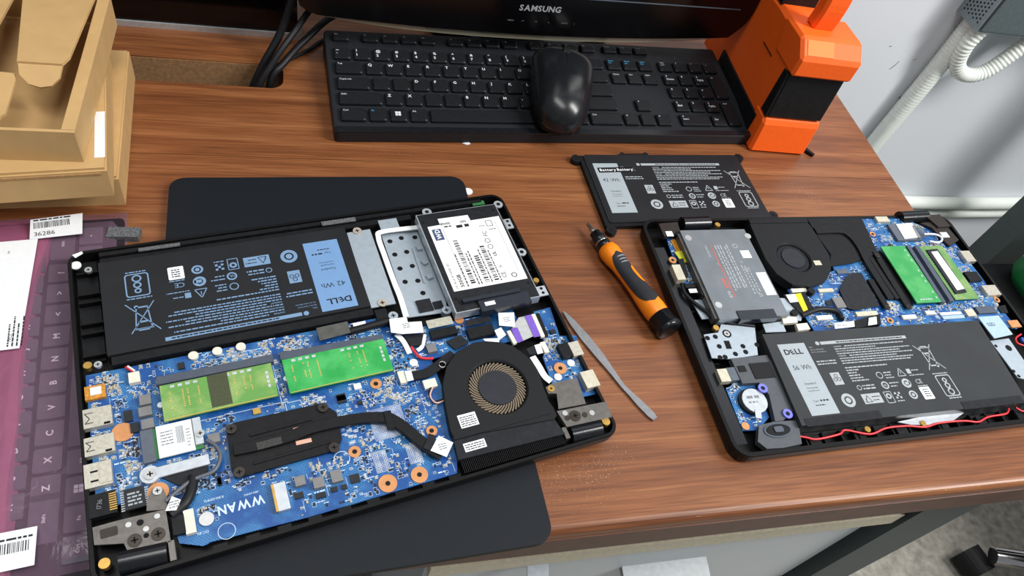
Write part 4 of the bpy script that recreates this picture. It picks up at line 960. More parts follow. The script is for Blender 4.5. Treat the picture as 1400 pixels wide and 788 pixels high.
hp = [(0.046, 0.128), (0.044, 0.156), (0.052, 0.186), (0.085, 0.202), (0.130, 0.200), (0.158, 0.178), (0.162, 0.128)]
bmh = strip_bm(hp, 0.017, 0, 0.026, 0.003); hm = bm_mesh(bmh, 'carrying_handle')
hm.transform(Matrix(((0, 0, 1, 0.016), (1, 0, 0, 0), (0, 1, 0, 0), (0, 0, 0, 1)))); link('carrying_handle', hm, 'orange', oc)
box('lock_block', 0.001, 0.082, 0.126, 0.040, 0.112, 0.143, 'blackplastic', oc, 0.002)
box('base_strip', -0.0026, 0.020, 0.0, -0.0002, 0.135, 0.034, 'blackplastic', oc, 0.0005)
box('side_seam', -0.0006, 0.050, 0.086, 0.0002, 0.075, 0.0868, 'darkhole', oc)
tag(prism('rubber_scrap', [(0.531, 0.535), (0.537, 0.528), (0.540, 0.529), (0.534, 0.539)], 0, 0.004, 'rubber', None, 0.0006), 'tiny black rubber scrap beside the orange case', 'scrap')

# ================================================================== CARDBOARD BOXES
def closed_box(name, corner, rz, w, d, h, z, label):
    b = empty(name, (corner[0], corner[1], z), rz); tag(b, label, 'box', 'stacked cardboard boxes')
    box('carton', -w, 0, 0, 0, d, h - 0.002, 'card', b, 0.0012)
    box('lid_flap', -w + 0.001, 0.0015, h - 0.002, -0.0012, d - 0.0015, h, 'card', b, 0.0006)
    box('flap_edge', -w + 0.002, -0.0006, h - 0.0052, -0.004, 0.0004, h - 0.0036, 'cardedge', b)
    return b
closed_box('cardboard_box', (-0.1385, 0.437), 0.075, 0.26, 0.158, 0.030, 0.0, 'flat closed cardboard box at the bottom of the stack')
closed_box('cardboard_box', (-0.1385, 0.418), 0.14, 0.26, 0.150, 0.027, 0.0302, 'closed cardboard box with a white sticker, middle of the stack')
stk = prism('paper_sticker', rect(-0.0075, 0.012, -0.0006, 0.062), 0.027, 0.0272, 'whitepaper', bpy.data.objects['cardboard_box.001'])
ob = empty('open_cardboard_box', (-0.1535, 0.424, 0.0574), 0.0); tag(ob, 'open cardboard box with folded flaps on top of the stack', 'box', 'stacked cardboard boxes')
BW, BD, BH, T_ = 0.26, 0.165, 0.027, 0.0026
box('bottom', -BW, 0, 0, 0, BD, T_, 'card', ob)
box('front_wall', -BW, 0, T_, 0, T_, BH, 'card', ob, 0.0008)
box('right_wall', -0.0085, T_ + 0.0003, T_, 0, BD, BH, 'card', ob, 0.0012)
box('left_wall', -BW, T_ + 0.0003, T_, -BW + T_, BD, BH, 'card', ob); box('back_wall', -BW + T_, BD - T_, T_, -0.0088, BD, BH, 'card', ob)
f1 = prism('hinged_flap', [(-0.0415, 0.056), (-0.0135, 0.056), (-0.0105, 0.066), (-0.0095, 0.16), (-0.06, 0.16), (-0.0425, 0.062)], 0.0, 0.0022, 'card', ob, 0.0006); f1.location = (0, 0.0, 0.0442); f1.rotation_euler = (-0.1026, 0, 0)
bmf = bmesh.new(); pts = [(-0.041, 0.0), (-0.040, -0.008), (-0.034, -0.0145), (-0.027, -0.0165), (-0.020, -0.0150), (-0.015, -0.009), (-0.0135, 0.0)]
f2 = prism('tuck_flap', pts, -0.0011, 0.0011, 'card', ob, 0.0005); f2.location = (0, 0.0558, 0.0385); f2.rotation_euler = (0.55, 0, 0)
f3 = prism('hinged_flap', [(-0.048, 0.0), (-0.0445, 0.010), (-0.0425, 0.012), (-0.0425, 0.046), (-0.0445, 0.052), (-0.10, 0.056), (-0.15, 0.05), (-0.15, 0.0)], 0.0, 0.0022, 'card', ob, 0.0006); f3.location = (0, 0.0008, 0.0275); f3.rotation_euler = (0.06, 0.0, 0.0)
f4 = prism('side_flap', [(-0.20, 0.058), (-0.064, 0.058), (-0.064, 0.160), (-0.20, 0.160)], 0, 0.0022, 'card', ob, 0.0006); f4.location = (0, 0, 0.0442); f4.rotation_euler = (-0.1026, 0, 0)

# ================================================================== BAGGED KEYBOARD
bg = empty('bagged_laptop_keyboard', (-0.158, 0.257, 0.0), math.radians(96.7)); tag(bg, 'spare laptop keyboard in a translucent pink antistatic bag with white labels', 'keyboard')
# local: +x along the key rows (towards the boxes), +y towards the left of the picture
prism('base_plate', rrect(-0.115, -0.040, 0.160, 0.085, 0.004), 0.0010, 0.0028, 'bagplate', bg, 0.0005)
BK = {}
def bkey(x, y, w, h, t, sz=5.6):
    k = (round(w, 4), round(h, 4))
    if k not in BK:
        me = bm_mesh(prism_bm(rrect(-w / 2, -h / 2, w / 2, h / 2, 0.0012, 2), 0, 0.0018, 0.0005), 'key'); me.materials.append(MATS['bagkey']); BK[k] = me
    o = bpy.data.objects.new('key', BK[k]); COL.objects.link(o); o.parent = bg; o.location = (x, y, 0.0028)
    if t:
        pr = Print(); pr.text(t, 0, -sz * 0.36, sz, True, 0, 'c'); pr.build('legend', 'baglegend', o, 1.87)
P2 = 0.0182
for i, t in enumerate('ZXCVBNM,./'): bkey((i - 3) * P2, 0, 0.0158, 0.0155, {',': '<', '.': '>', '/': '?'}.get(t, t))
bkey(-0.0735, 0.0, 0.030, 0.0155, 'Shift', 2.6); bkey(0.1365, 0, 0.030, 0.0155, 'Shift', 2.6)
for i, t in enumerate("ASDFGHJKL;'"): bkey((i - 3) * P2 - 0.0085, P2, 0.0158, 0.0155, t)
for i, t in enumerate('QWERTYUIOP[]'): bkey((i - 3) * P2 - 0.0125, 2 * P2, 0.0158, 0.0155, t)
for i, t in enumerate('1234567890-='): bkey((i - 3) * P2 - 0.0215, 3 * P2, 0.0158, 0.0155, t)
for x, w, t in ((-0.095, 0.016, 'Ctrl'), (-0.0768, 0.016, 'Fn'), (-0.0586, 0.016, ''), (-0.0404, 0.016, 'Alt'), (0.0145, 0.089, ''), (0.0696, 0.016, 'Alt'), (0.0878, 0.016, 'Ctrl'), (0.106, 0.016, '<'), (0.1242, 0.016, '|'), (0.1424, 0.016, '>')): bkey(x, -P2, w, 0.0155, t, 2.8)
pr = Print(); winlogo(pr, -61, -20, 5); pr.build('logo_print', 'baglegend', bg, 4.7)
def film(name, x0, x1, y0, y1, z, amp, material, nx=36, ny=28, edge=None, seed=3):
    rnd = random.Random(seed); ph = [(rnd.uniform(20, 120), rnd.uniform(20, 120), rnd.uniform(0, 6.3), rnd.uniform(0.3, 1)) for _ in range(9)]
    V = []; Fc = []
    for j in range(ny + 1):
        for i in range(nx + 1):
            x = x0 + (x1 - x0) * i / nx; a, b = (y0, y1) if edge is None else edge(x)
            y = a + (b - a) * j / ny
            d = min(i, nx - i, j, ny - j); k = min(1, d / 3)
            s = sum(w * math.sin(p * x + q * y + r) for p, q, r, w in ph) / 4
            V.append((x, y, 0.0004 + (z - 0.0004) * k + amp * (0.5 + 0.5 * s) * k))
    for j in range(ny):
        for i in range(nx): a = j * (nx + 1) + i; Fc.append((a, a + 1, a + nx + 2, a + nx + 1))
    me = bpy.data.meshes.new(name); me.from_pydata(V, [], Fc); return link(name, me, material, bg, True)
film('bag_film', -0.118, 0.168, -0.042, 0.10, 0.0051, 0.0016, 'filmclear')
film('bag_fold', -0.117, 0.167, 0, 0, 0.0070, 0.0012, 'filmpink', edge=lambda x: (0.0115 + 0.06 * 0 + (0.012 if x > 0.135 else 0.0) * 0 - 0.02 * max(0, (x - 0.02) / 0.15) ** 3 * 1.0, 0.099), seed=5)
for nm, pts in (('paper_label', [(0.1325, 0.018), (0.1535, 0.0185), (0.1535, 0.053), (0.1325, 0.052)]), ('paper_label', [(-0.104, 0.004), (-0.0815, 0.004), (-0.0815, 0.060), (-0.104, 0.060)]), ('packing_slip', [(0.038, 0.0195), (0.1315, 0.0165), (0.1315, 0.085), (0.038, 0.085)])):
    pass
def wpt(x, y):  # world point -> bag local
    d = Vector((x + 0.158, y - 0.257)); a = math.radians(96.7); return (d.x * math.cos(a) + d.y * math.sin(a), -d.x * math.sin(a) + d.y * math.cos(a))
lab1 = [wpt(*q) for q in ((-0.197, 0.411), (-0.164, 0.4185), (-0.161, 0.398), (-0.194, 0.392))]
lab2 = [wpt(*q) for q in ((-0.195, 0.172), (-0.150, 0.178), (-0.1475, 0.156), (-0.19, 0.150))]
slip = [wpt(*q) for q in ((-0.26, 0.383), (-0.189, 0.393), (-0.1825, 0.299), (-0.25, 0.290))]
for nm, q, z in (('paper_label', lab1, 0.0096), ('paper_label', lab2, 0.0096), ('packing_slip', slip, 0.0092)): prism(nm, q, z, z + 0.0002, 'whitepaper', bg)
A_ = math.radians(12.5 - 96.7)
pr = Print(); pr.bars(3, 9.5, 26, 15.5, step=0.9); pr.dashes(3, 17, 28, 1.4); pr.text('36286', 3, 2.2, 5.6, False)
pr.build('label_print', 'ink', bg, 9.9, (lab1[3][0] * 1000, lab1[3][1] * 1000), A_)
pr = Print(); pr.bars(20, 9.5, 40, 15.5, step=0.9); pr.dashes(20, 17, 42, 1.2); pr.text('36286', 8, 1.6, 5.6)
pr.build('label_print', 'ink', bg, 9.9, (lab2[3][0] * 1000, lab2[3][1] * 1000), math.radians(7.7 - 96.7))
pr = Print(); pr.text('1 PCS', 12, 60.0, 3.0, False, 0, 'l', 1.47); pr.text('no', 40, 82, 2.5)
for k in range(3): pr.dashes(0, 0, 0, 0)
pr.build('slip_print', 'ink', bg, 9.5, (slip[3][0] * 1000, slip[3][1] * 1000), math.radians(8 - 96.7)) if False else None
pr = Print(); sl = Vector(slip[2]); 
pr.text('1 PCS', 6, 5, 2.8); [pr.dashes(2, 9 + 2.6 * k, 26 - 6 * (k % 2), 0.9) for k in range(-4, 0)]; pr.text('no', 82, 12, 2.6)
pr.build('slip_print', 'ink', bg, 9.5, (slip[2][0] * 1000, slip[2][1] * 1000), 0.0)['kind'] = 'stuff'

# grey foam scrap, paper bits
tag(prism('foam_scrap', [(-0.1465, 0.3985), (-0.1245, 0.3985), (-0.1235, 0.408), (-0.1455, 0.4085)], 0.0, 0.006, 'greyfoam', None, 0.001), 'small grey speckled foam scrap beside the pink bag', 'foam')
tag(prism('paper_dot', circ(0.140, 0.461, 0.0042, 14), 0, 0.0006, 'beadwhite', None), 'small white paper dot on the desk above the drive', 'paper scrap')
tag(prism('paper_chip', [(0.143, 0.5255), (0.147, 0.5235), (0.151, 0.525), (0.150, 0.5275), (0.146, 0.5265)], 0, 0.0006, 'beadwhite', None), 'tiny white paper chip on the desk below the desktop keyboard', 'paper scrap')

# ================================================================== BLACK LID UNDER THE FIRST LAPTOP
slab = empty('laptop_lid', (0.1355, 0.4735, 0), 0.050); tag(slab, 'matte black laptop lid lying flat crosswise under the opened laptop with blue board', 'laptop lid')
prism('lid_shell', rrect(-0.244, -0.335, 0, 0, 0.012, 6), 0.0022, 0.0070, 'lid', slab, 0.0014, 2)
prism('screen_bezel', rrect(-0.2425, -0.3335, -0.0015, -0.0015, 0.011, 6), 0.0, 0.0021, 'mouseside', slab, 0.0004)

# ================================================================== battery artwork shared by the three batteries (mm, origin = top left of the pale panel)
def battery_art(body, z, dx, wh, tape, panelmat, pm):
    prism('label_panel', [(x * .001, y * .001) for x, y in rect(0, -66, 26.3, 0)], z * .001, (z + 0.08) * .001, panelmat, body)
    z += 0.12
    pr = Print()
    if not tape:
        xx = 3.2
        for i, ch in enumerate('DELL'):
            wd = pr.width(ch, 7.0, True, 0.0) * 1.12
            if ch == 'E': pr.text('E', xx + 1.2, -10.6, 6.2, True, 0, 'l', 0.38, 1.05); xx += wd + 1.0
            else: pr.text(ch, xx, -10.2, 7.0, True, 0, 'l', 0, 1.12); xx += wd + 0.35
    pr.text(wh, 13, -25, 6.2, False, 0, 'c'); pr.text('Standard', 13, -39, 3.0, False, 0, 'c'); pr.text('Rechargeable', 13, -42.6, 1.9, False, 0, 'c'); pr.text('Li-ion Battery', 13, -45.2, 1.9, False, 0, 'c')
    pr.text('Type', 10, -54.6, 2.4, False, 0, 'c'); pr.dashes(14, -54.4, 22, 1.4); pr.dashes(8, -58, 17, 0.9)
    pr.build('panel_print', 'ink', body, z)
    pr = Print(); X = dx
    pr.rect(42 + X, -3.2, 132 + X, -0.2); pr.disc(39 + X, -1.6, 1.9)
    for k, t in enumerate(('DELL', 'Battery Questions?', 'Go to www.dell.com')): pr.text(t, 29, -5.5 - k * 2.4, 1.7, False)
    for k in range(2): pr.dashes(29, -19.5 - k * 2.6, 48, 1.1)
    for k, (a, b) in enumerate(((53, 126), (53, 96), (53, 130), (53, 118), (53, 130), (53, 112), (53, 128), (53, 124))):
        y = -6.6 - k * 2.35
        if k in (0, 2, 4): pr.text(('CAUTION', '', 'PRECAUTION', '', 'VORSICHT')[k], a + X, y, 1.6, True); a += 11
        pr.dashes(a + X, y, b + X, 1.0)
    for k in range(6): pr.dashes(53 + X, -27.5 - k * 2.5, (96, 66, 62, 64, 66, 70)[k] + X, 1.1)
    for cx, cy, w, h in ((40, -36, 9, 11.5),):
        pr.rect(cx - w / 2 + X, cy - h / 2, cx + w / 2 + X, cy + h / 2)
    pr.ring(40 + X, -56, 6.2, 2.6); pr.disc(40 + X, -56, 2.4)
    pr.rect(54 + X, -61, 72.5 + X, -52); pr.frame(76.5 + X, -62, 83.5 + X, -52, 0.6); pr.ring(80 + X, -56, 2.6, 1.4)
    for i, j in ((0, 0), (2, 0), (1, 1), (0, 2), (2, 2)): pr.rect(86.5 + X + i * 2, -59 + j * 2, 88.3 + X + i * 2, -57.2 + j * 2)
    pr.dashes(86 + X, -61.6, 93 + X, 0.9)
    pr.ring(104.5 + X, -57, 4.0, 1.5); pr.disc(104.5 + X, -57, 1.5)
    pr.ring(104.5 + X, -46, 4.4, 2.0); pr.rect(103 + X, -47.5, 108 + X, -44.8)
    for a in ((100.6, -39, 108.8, -39), (108.8, -39, 104.7, -31.5), (104.7, -31.5, 100.6, -39)): pr.line(a[0] + X, a[1], a[2] + X, a[3], 0.7)
    pr.rect(104.4 + X, -37, 105 + X, -34); pr.text('CE', 114.5 + X, -47.5, 6.0, False); pr.dashes(114 + X, -50.2, 124 + X, 0.9)
    pr.rect(111.5 + X, -37.5, 115.5 + X, -33); pr.dashes(116.5 + X, -35, 124 + X, 0.8); pr.dashes(112 + X, -39.6, 127 + X, 0.8)
    pr.ring(82.5 + X, -36.5, 3.2, 0.7); pr.dashes(87.5 + X, -35, 95 + X, 1.0); pr.dashes(87.5 + X, -37.5, 94 + X, 1.0); pr.dashes(87.5 + X, -40, 96 + X, 1.0)
    pr.ring(82.5 + X, -46, 3.6, 1.2); pr.text('UL', 80.8 + X, -47, 2.8, True); pr.dashes(87.5 + X, -45, 97 + X, 1.0); pr.dashes(87.5 + X, -48, 94 + X, 1.0)
    pr.ring(56.5 + X, -46, 2.3, 0.6); pr.dashes(60 + X, -45.2, 72 + X, 1.1); pr.dashes(60 + X, -48, 72 + X, 1.3)
    # crossed-out wheeled bin
    bx, by = 143.5 + X, -23
    pr.line(bx - 10, by + 12, bx + 10, by - 13, 0.7); pr.line(bx + 8, by + 12, bx - 8, by - 13, 0.7)
    pr.line(bx - 5, by + 9, bx - 3.5, by - 9, 0.8); pr.line(bx + 5, by + 9, bx + 3.5, by - 9, 0.8); pr.line(bx - 6, by + 9, bx + 6, by + 9, 1.0); pr.rect(bx - 3.4, by + 9, bx + 3.4, by + 10.6); pr.line(bx - 4, by - 9, bx + 4, by - 9, 1.2); pr.disc(bx + 3.4, by - 9.6, 1.4); pr.rect(bx - 2.5, by + 2.6, bx + 3, by + 4)
    x0, y0, x1, y1 = 136.5 + X, -62, 152 + X, -41.5
    o = rrect(x0, y0, x1, y1, 2.2, 4); i_ = rrect(x0 + 0.9, y0 + 0.9, x1 - 0.9, y1 - 0.9, 1.6, 4); n = len(o)
    pr._add(o + i_, [(k, (k + 1) % n, n + (k + 1) % n, n + k) for k in range(n)])
    for k, rr in ((-57.5, 3.2), (-51.7, 2.7), (-46.6, 2.3)): pr.ring(144.3 + X, k, rr, 1.1)
    pr.dashes(136 + X, -40.4, 152 + X, 0.9); pr.dashes(138 + X, -64, 151 + X, 0.9)
    pr.build('white_print', pm, body, z)
    pr = Print()
    pass
    for k in range(3): pr.dashes(58 + X, -2.3, 128 + X, 1.1) if k == 0 else None
    pr.text('!', 56.5 + X, -59, 4.0, True); pr.line(56 + X, -59.5, 62 + X, -59.5, .5); pr.line(62 + X, -59.5, 59 + X, -53.5, .5); pr.line(59 + X, -53.5, 56 + X, -59.5, .5); pr.dashes(63.5 + X, -55.5, 71.5 + X, 0.8); pr.dashes(63.5 + X, -58.5, 70 + X, 0.8)
    for a in range(3): pr.ring(40 + X + 2.2 * math.cos(2.1 * a + 1.57), -35.6 + 2.2 * math.sin(2.1 * a + 1.57), 1.7, 0.5)
    pr.build('dark_print', 'ink', body, z + 0.08)['kind'] = 'stuff'
    st = prism('white_sticker', [(x * .001, y * .001) for x, y in rrect(113.5 + X, -62.5, 124 + X, -51, 0.8, 2)], (z - 0.05) * .001, (z + 0.15) * .001, 'whitepaper', body)
    pr = Print(); [pr.dashes(116.2 + X, -60 + 2.0 * k, 121.8 + X, 0.9) for k in range(4)]; pr.build('sticker_print', 'ink', body, z + 0.2)
    if tape:
        prism('black_tape', [(x * .001, y * .001) for x, y in ((3.5, -13), (40, -12.0), (41, -5.2), (3.0, -6.2))], (z + 0.02) * .001, (z + 0.15) * .001, 'blackplastic', body)
        pr = Print(); pr.text('Battery', 5, -11, 4.6, True, 0, 'l', 0.02, 1.0, 0.1); pr.text('Battery', 23.5, -10.6, 4.6, True, 0, 'l', 0.02, 1.0, 0.1); pr.build('tape_lettering', 'whitepaper', body, z + 0.2)

# ---- loose battery
lb = empty('loose_battery', (0.2630, 0.5068, 0.0), math.radians(3.0)); tag(lb, 'loose flat black laptop battery marked 42 Wh lying above the screwdriver', 'battery')
bd = prism('battery_body', rrect(-0.0015, -0.0865, 0.1735, 0.0035, 0.003, 3), 0.0004, 0.0058, 'batteryblack', lb, 0.0010, 1)
art = empty('cover_sheet', (0.0047, -0.0090, 0)); bpy.data.objects.remove(art, do_unlink=True)
cs = prism('cover_sheet', rrect(-0.0047 + 0.001, -0.0765, 0.167, 0.011, 0.002, 3), 0.0058, 0.0060, 'batteryblack', lb); cs.location = (0.0047, -0.0090, 0)
battery_art(cs, 6.0, 10.0, '42 Wh', True, 'batterypanel', 'printwhite')
box('edge_rail', -0.006, -0.090, 0.0, -0.0008, 0.003, 0.0050, 'blackplastic', lb, 0.001)
box('edge_rail', -0.001, -0.090, 0.0, 0.172, -0.086, 0.0045, 'blackplastic', lb, 0.001)
for x, y in ((-0.0095, -0.001), (0.1765, 0.001), (-0.002, -0.0945), (0.1785, -0.0815)):
    prism('mounting_ear', circ(x, y, 0.0052, 16), 0.0, 0.0052, 'blackplastic', lb, 0.001)
    prism('ear_hole', circ(x, y, 0.0022, 12), 0.0052, 0.0054, 'darkhole', lb)
box('connector', 0.040, 0.0035, 0.0, 0.072, 0.0072, 0.0042, 'blackplastic', lb, 0.0008)
for x in (0.042, 0.068): box('connector_hook', x, 0.0072, 0.0, x + 0.003, 0.0092, 0.004, 'blackplastic', lb)

# ================================================================== SCREWDRIVER
A = Vector((0.2420, 0.4165, 0.0085)); B = Vector((0.2850, 0.2955, 0.0115))
sd = bpy.data.objects.new('precision_screwdriver', None); COL.objects.link(sd); sd.empty_display_size = 0.02
dx_ = (B - A).normalized(); up = Vector((0, 0, 1)); up = (up - dx_ * up.dot(dx_)).normalized(); sdv = up.cross(dx_)
mw = Matrix((dx_, sdv, up)).transposed().to_4x4(); mw.translation = A; sd.matrix_world = mw
tag(sd, 'orange and dark grey screwdriver with short steel bit between the two laptops', 'screwdriver')
SL = (B - A).length
def lathe_x(name, prof, material, parent, a0=0.0, a1=2 * math.pi, n=28):
    bm = bmesh.new(); full = abs(a1 - a0 - 2 * math.pi) < 1e-4; rings = []
    for x, r in prof:
        rings.append([bm.verts.new((x, r * math.cos(a0 + (a1 - a0) * k / n), r * math.sin(a0 + (a1 - a0) * k / n))) for k in range(n if full else n + 1)])
    for a, b in zip(rings[:-1], rings[1:]):
        for k in range(n): bm.faces.new((a[k], a[(k + 1) % len(a)], b[(k + 1) % len(a)], b[k]))
    if full: bm.faces.new(rings[0]); bm.faces.new(rings[-1])
    return link(name, bm_mesh(bm, name, True), material, parent)
lathe_x('bit', [(0, 0.0008), (0.001, 0.0018), (0.006, 0.0020), (0.0065, 0.0026), (0.016, 0.0026), (0.016, 0.0020)], 'bit', sd, n=6)
lathe_x('ferrule', [(0.012, 0.0036), (0.0125, 0.0048), (0.017, 0.0050), (0.0175, 0.0058), (0.0235, 0.0060), (0.024, 0.0052), (0.025, 0.0052), (0.0255, 0.0064), (0.030, 0.0064), (0.031, 0.0055)], 'blackgloss', sd)
lathe_x('collar_ring', [(0.0238, 0.0055), (0.0239, 0.0062), (0.0253, 0.0062), (0.0254, 0.0055)], 'chrome', sd)
lathe_x('handle', [(0.0305, 0.006), (0.032, 0.0082), (0.037, 0.0094), (0.044, 0.0090), (0.052, 0.0078), (0.065, 0.0074), (0.080, 0.0080), (0.094, 0.0094), (0.104, 0.0100), (0.110, 0.0096), (0.112, 0.009)], 'orangetool', sd)
def patch(name, x0, x1, rfun, a_c, a_w, material, lift=0.0006):
    NX, NA = 18, 12; bm = bmesh.new(); g = []
    for i in range(NX + 1):
        t = i / NX; x = x0 + (x1 - x0) * t; ww = a_w * (max(0.0, 1 - abs(2 * t - 1) ** 2.6) ** 0.5)
        g.append([bm.verts.new((x, (rfun(x) + lift) * math.cos(a_c + ww * (2 * k / NA - 1)), (rfun(x) + lift) * math.sin(a_c + ww * (2 * k / NA - 1)))) for k in range(NA + 1)])
    for a, b in zip(g[:-1], g[1:]):
        for k in range(NA): bm.faces.new((a[k], a[k + 1], b[k + 1], b[k]))
    bmesh.ops.remove_doubles(bm, verts=bm.verts, dist=1e-6)
    return link(name, bm_mesh(bm, name, True), material, sd)
HP = [(0.0305, 0.006), (0.032, 0.0082), (0.037, 0.0094), (0.044, 0.0090), (0.052, 0.0078), (0.065, 0.0074), (0.080, 0.0080), (0.094, 0.0094), (0.104, 0.0100), (0.110, 0.0096)]
def rh(x):
    for (a, ra), (b, rb) in zip(HP[:-1], HP[1:]):
        if a <= x <= b: return ra + (rb - ra) * (x - a) / (b - a)
    return HP[-1][1]
patch('soft_grip', 0.043, 0.101, rh, math.radians(95), 1.25, 'toolgrey')
patch('grip_window', 0.060, 0.080, rh, math.radians(55), 0.42, 'orangetool', 0.0009)
for k in range(3): patch('grip_chevron', 0.048 + k * 0.0032, 0.0495 + k * 0.0032, rh, math.radians(80), 0.55, 'inkgrey', 0.0009)
lathe_x('end_cap', [(0.1105, 0.0085), (0.111, 0.0102), (0.122, 0.0104), (0.1225, 0.0112), (0.126, 0.0114), (0.1275, 0.0100), (0.1275, 0.006)], 'blackgloss', sd)

# ================================================================== METAL SPUDGER
sp = empty('metal_pry_tool', (0.2275, 0.2684, 0.0)); tag(sp, 'thin steel pry tool with flat ends beside the right edge of the first laptop', 'pry tool')
st_ = [(0.2008, 0.3245, 1.6), (0.2060, 0.3140, 6.0), (0.2134, 0.2984, 8.0), (0.2215, 0.2815, 7.4), (0.2290, 0.2640, 4.6), (0.2335, 0.2530, 3.6), (0.2385, 0.2450, 4.4), (0.2435, 0.2370, 6.2), (0.2495, 0.2275, 6.4), (0.2520, 0.2235, 4.5)]
L_, Rr_ = [], []
for i, (x, y, w) in enumerate(st_):
    a = Vector(st_[max(i - 1, 0)][:2]); b = Vector(st_[min(i + 1, len(st_) - 1)][:2]); t = (b - a).normalized(); nn = Vector((-t.y, t.x)) * w / 2000
    L_.append((x + nn.x - 0.2275, y + nn.y - 0.2684)); Rr_.append((x - nn.x - 0.2275, y - nn.y - 0.2684))
prism('blade', L_ + list(reversed(Rr_)), 0.0, 0.0022, 'spudger', sp, 0.0005)

# ================================================================== LAPTOPS
def inpoly(x, y, P):
    c = False; n = len(P)
    for i in range(n):
        x0, y0 = P[i]; x1, y1 = P[(i + 1) % n]
        if (y0 > y) != (y1 > y) and x < (x1 - x0) * (y - y0) / (y1 - y0) + x0: c = not c
    return c
mm = lambda P: [(x * .001, y * .001) for x, y in P]
SPECIAL = {'drive_label': 'solid_state_drive', 'sata_connector': 'solid_state_drive', 'sata_tag': 'solid_state_drive', 'drive_qr': 'solid_state_drive', 'drive_screw': 'solid_state_drive', 'drive_tab': 'solid_state_drive',
 'fan_label': 'fan_housing', 'chip_underfill': 'memory_module', 'memory_chips': 'memory_module', 'memory_label': 'memory_module', 'copper_window': 'heatsink_plate', 'heatsink_rib': 'heatsink_plate',
 'hinge_label': 'hinge_bracket', 'speaker_foam': 'speaker_box', 'rubber_ring': 'speaker_box', 'coin_clip': 'coin_holder', 'coin_cell': 'coin_holder', 'wireless_label': 'wireless_card', 'jack_pad': 'audio_jack',
 'tray_hole': 'drive_tray', 'tray_bump': 'drive_tray', 'tray_rib': 'drive_tray', 'plate_hole': 'steel_plate', 'plate_slot': 'steel_plate', 'rivet': 'hinge_block', 'slot_contacts': 'expansion_slot', 'foil_tape': 'cable_connector', 'ribbon_end': 'ribbon_cable'}
RENAME = {'drive_qr': 'drive_sticker'}
SKIP = {'fan_centre', 'fan_marks', 'PCBMARK', 'fan_hole', 'speaker_c', 'fin_stack', 'fan_housing', 'drive_body'}
def build_table(tab, root, board, pz, pre):
    last = dict(pre)
    for e in tab:
        k, name, ma, z0, z1 = e[:5]
        if name in SKIP: continue
        par = root
        if name in SPECIAL and SPECIAL[name] in last: par = last[SPECIAL[name]]
        elif k in 'RCPS' and z0 == pz and 'memory' not in name: par = board
        nm = RENAME.get(name, name); zz0, zz1 = z0 * .001, z1 * .001
        thick = zz1 - zz0; bv = 0.00025 if thick > 0.0006 else 0
        if k == 'R':
            u0, v0, u1, v1 = e[5]; o = prism(nm, mm(rect(u0, v0, u1, v1)), zz0, zz1, ma, par, bv)
        elif k == 'P': o = prism(nm, mm(e[5]), zz0, zz1, ma, par, bv)
        elif k == 'C':
            u, v, r = e[5]
            if name == 'copper_ring': o = prism(nm, mm(circ(u, v, r, 24)), zz0, zz1, ma, par)
            elif 'screw' in name and thick > 0.0005:
                o = prism(nm, mm(circ(u, v, r, 18)), zz0, zz1, ma, par, 0.0003)
                pr = Print(); pr.rect(u - r * .5, v - r * .12, u + r * .5, v + r * .12); pr.rect(u - r * .12, v - r * .5, u + r * .12, v + r * .5); pr.build('screw_slot', 'darkhole', o, z1 + 0.05) if par is root else None
            else: o = prism(nm, mm(circ(u, v, r, 18)), zz0, zz1, ma, par, bv)
        elif k == 'T':
            z, r = z0, z1; o = tube(nm, [(u * .001, v * .001, z * .001) for u, v in e[5]], r * .001, ma, root, 12 if r > 2 else 8, 6 if len(e[5]) > 2 else 2)
        elif k == 'S': o = link(nm, bm_mesh(strip_bm(mm(e[6]), e[5] * .001, zz0, zz1, bv), nm), ma, par)
        last[name] = o
    return last
def blocked(tab, pz):
    B = []
    for e in tab:
        if e[1] in ('fan_centre', 'fan_marks', 'PCBMARK', 'fan_hole', 'speaker_c', 'io_board', 'side_board'): continue
        if e[0] == 'R': u0, v0, u1, v1 = e[5]; B.append((u0 - .4, v0 - .4, u1 + .4, v1 + .4))
        elif e[0] == 'C': u, v, r = e[5]; B.append((u - r, v - r, u + r, v + r))
        elif e[0] == 'P': B.append(list(e[5]))
    return B
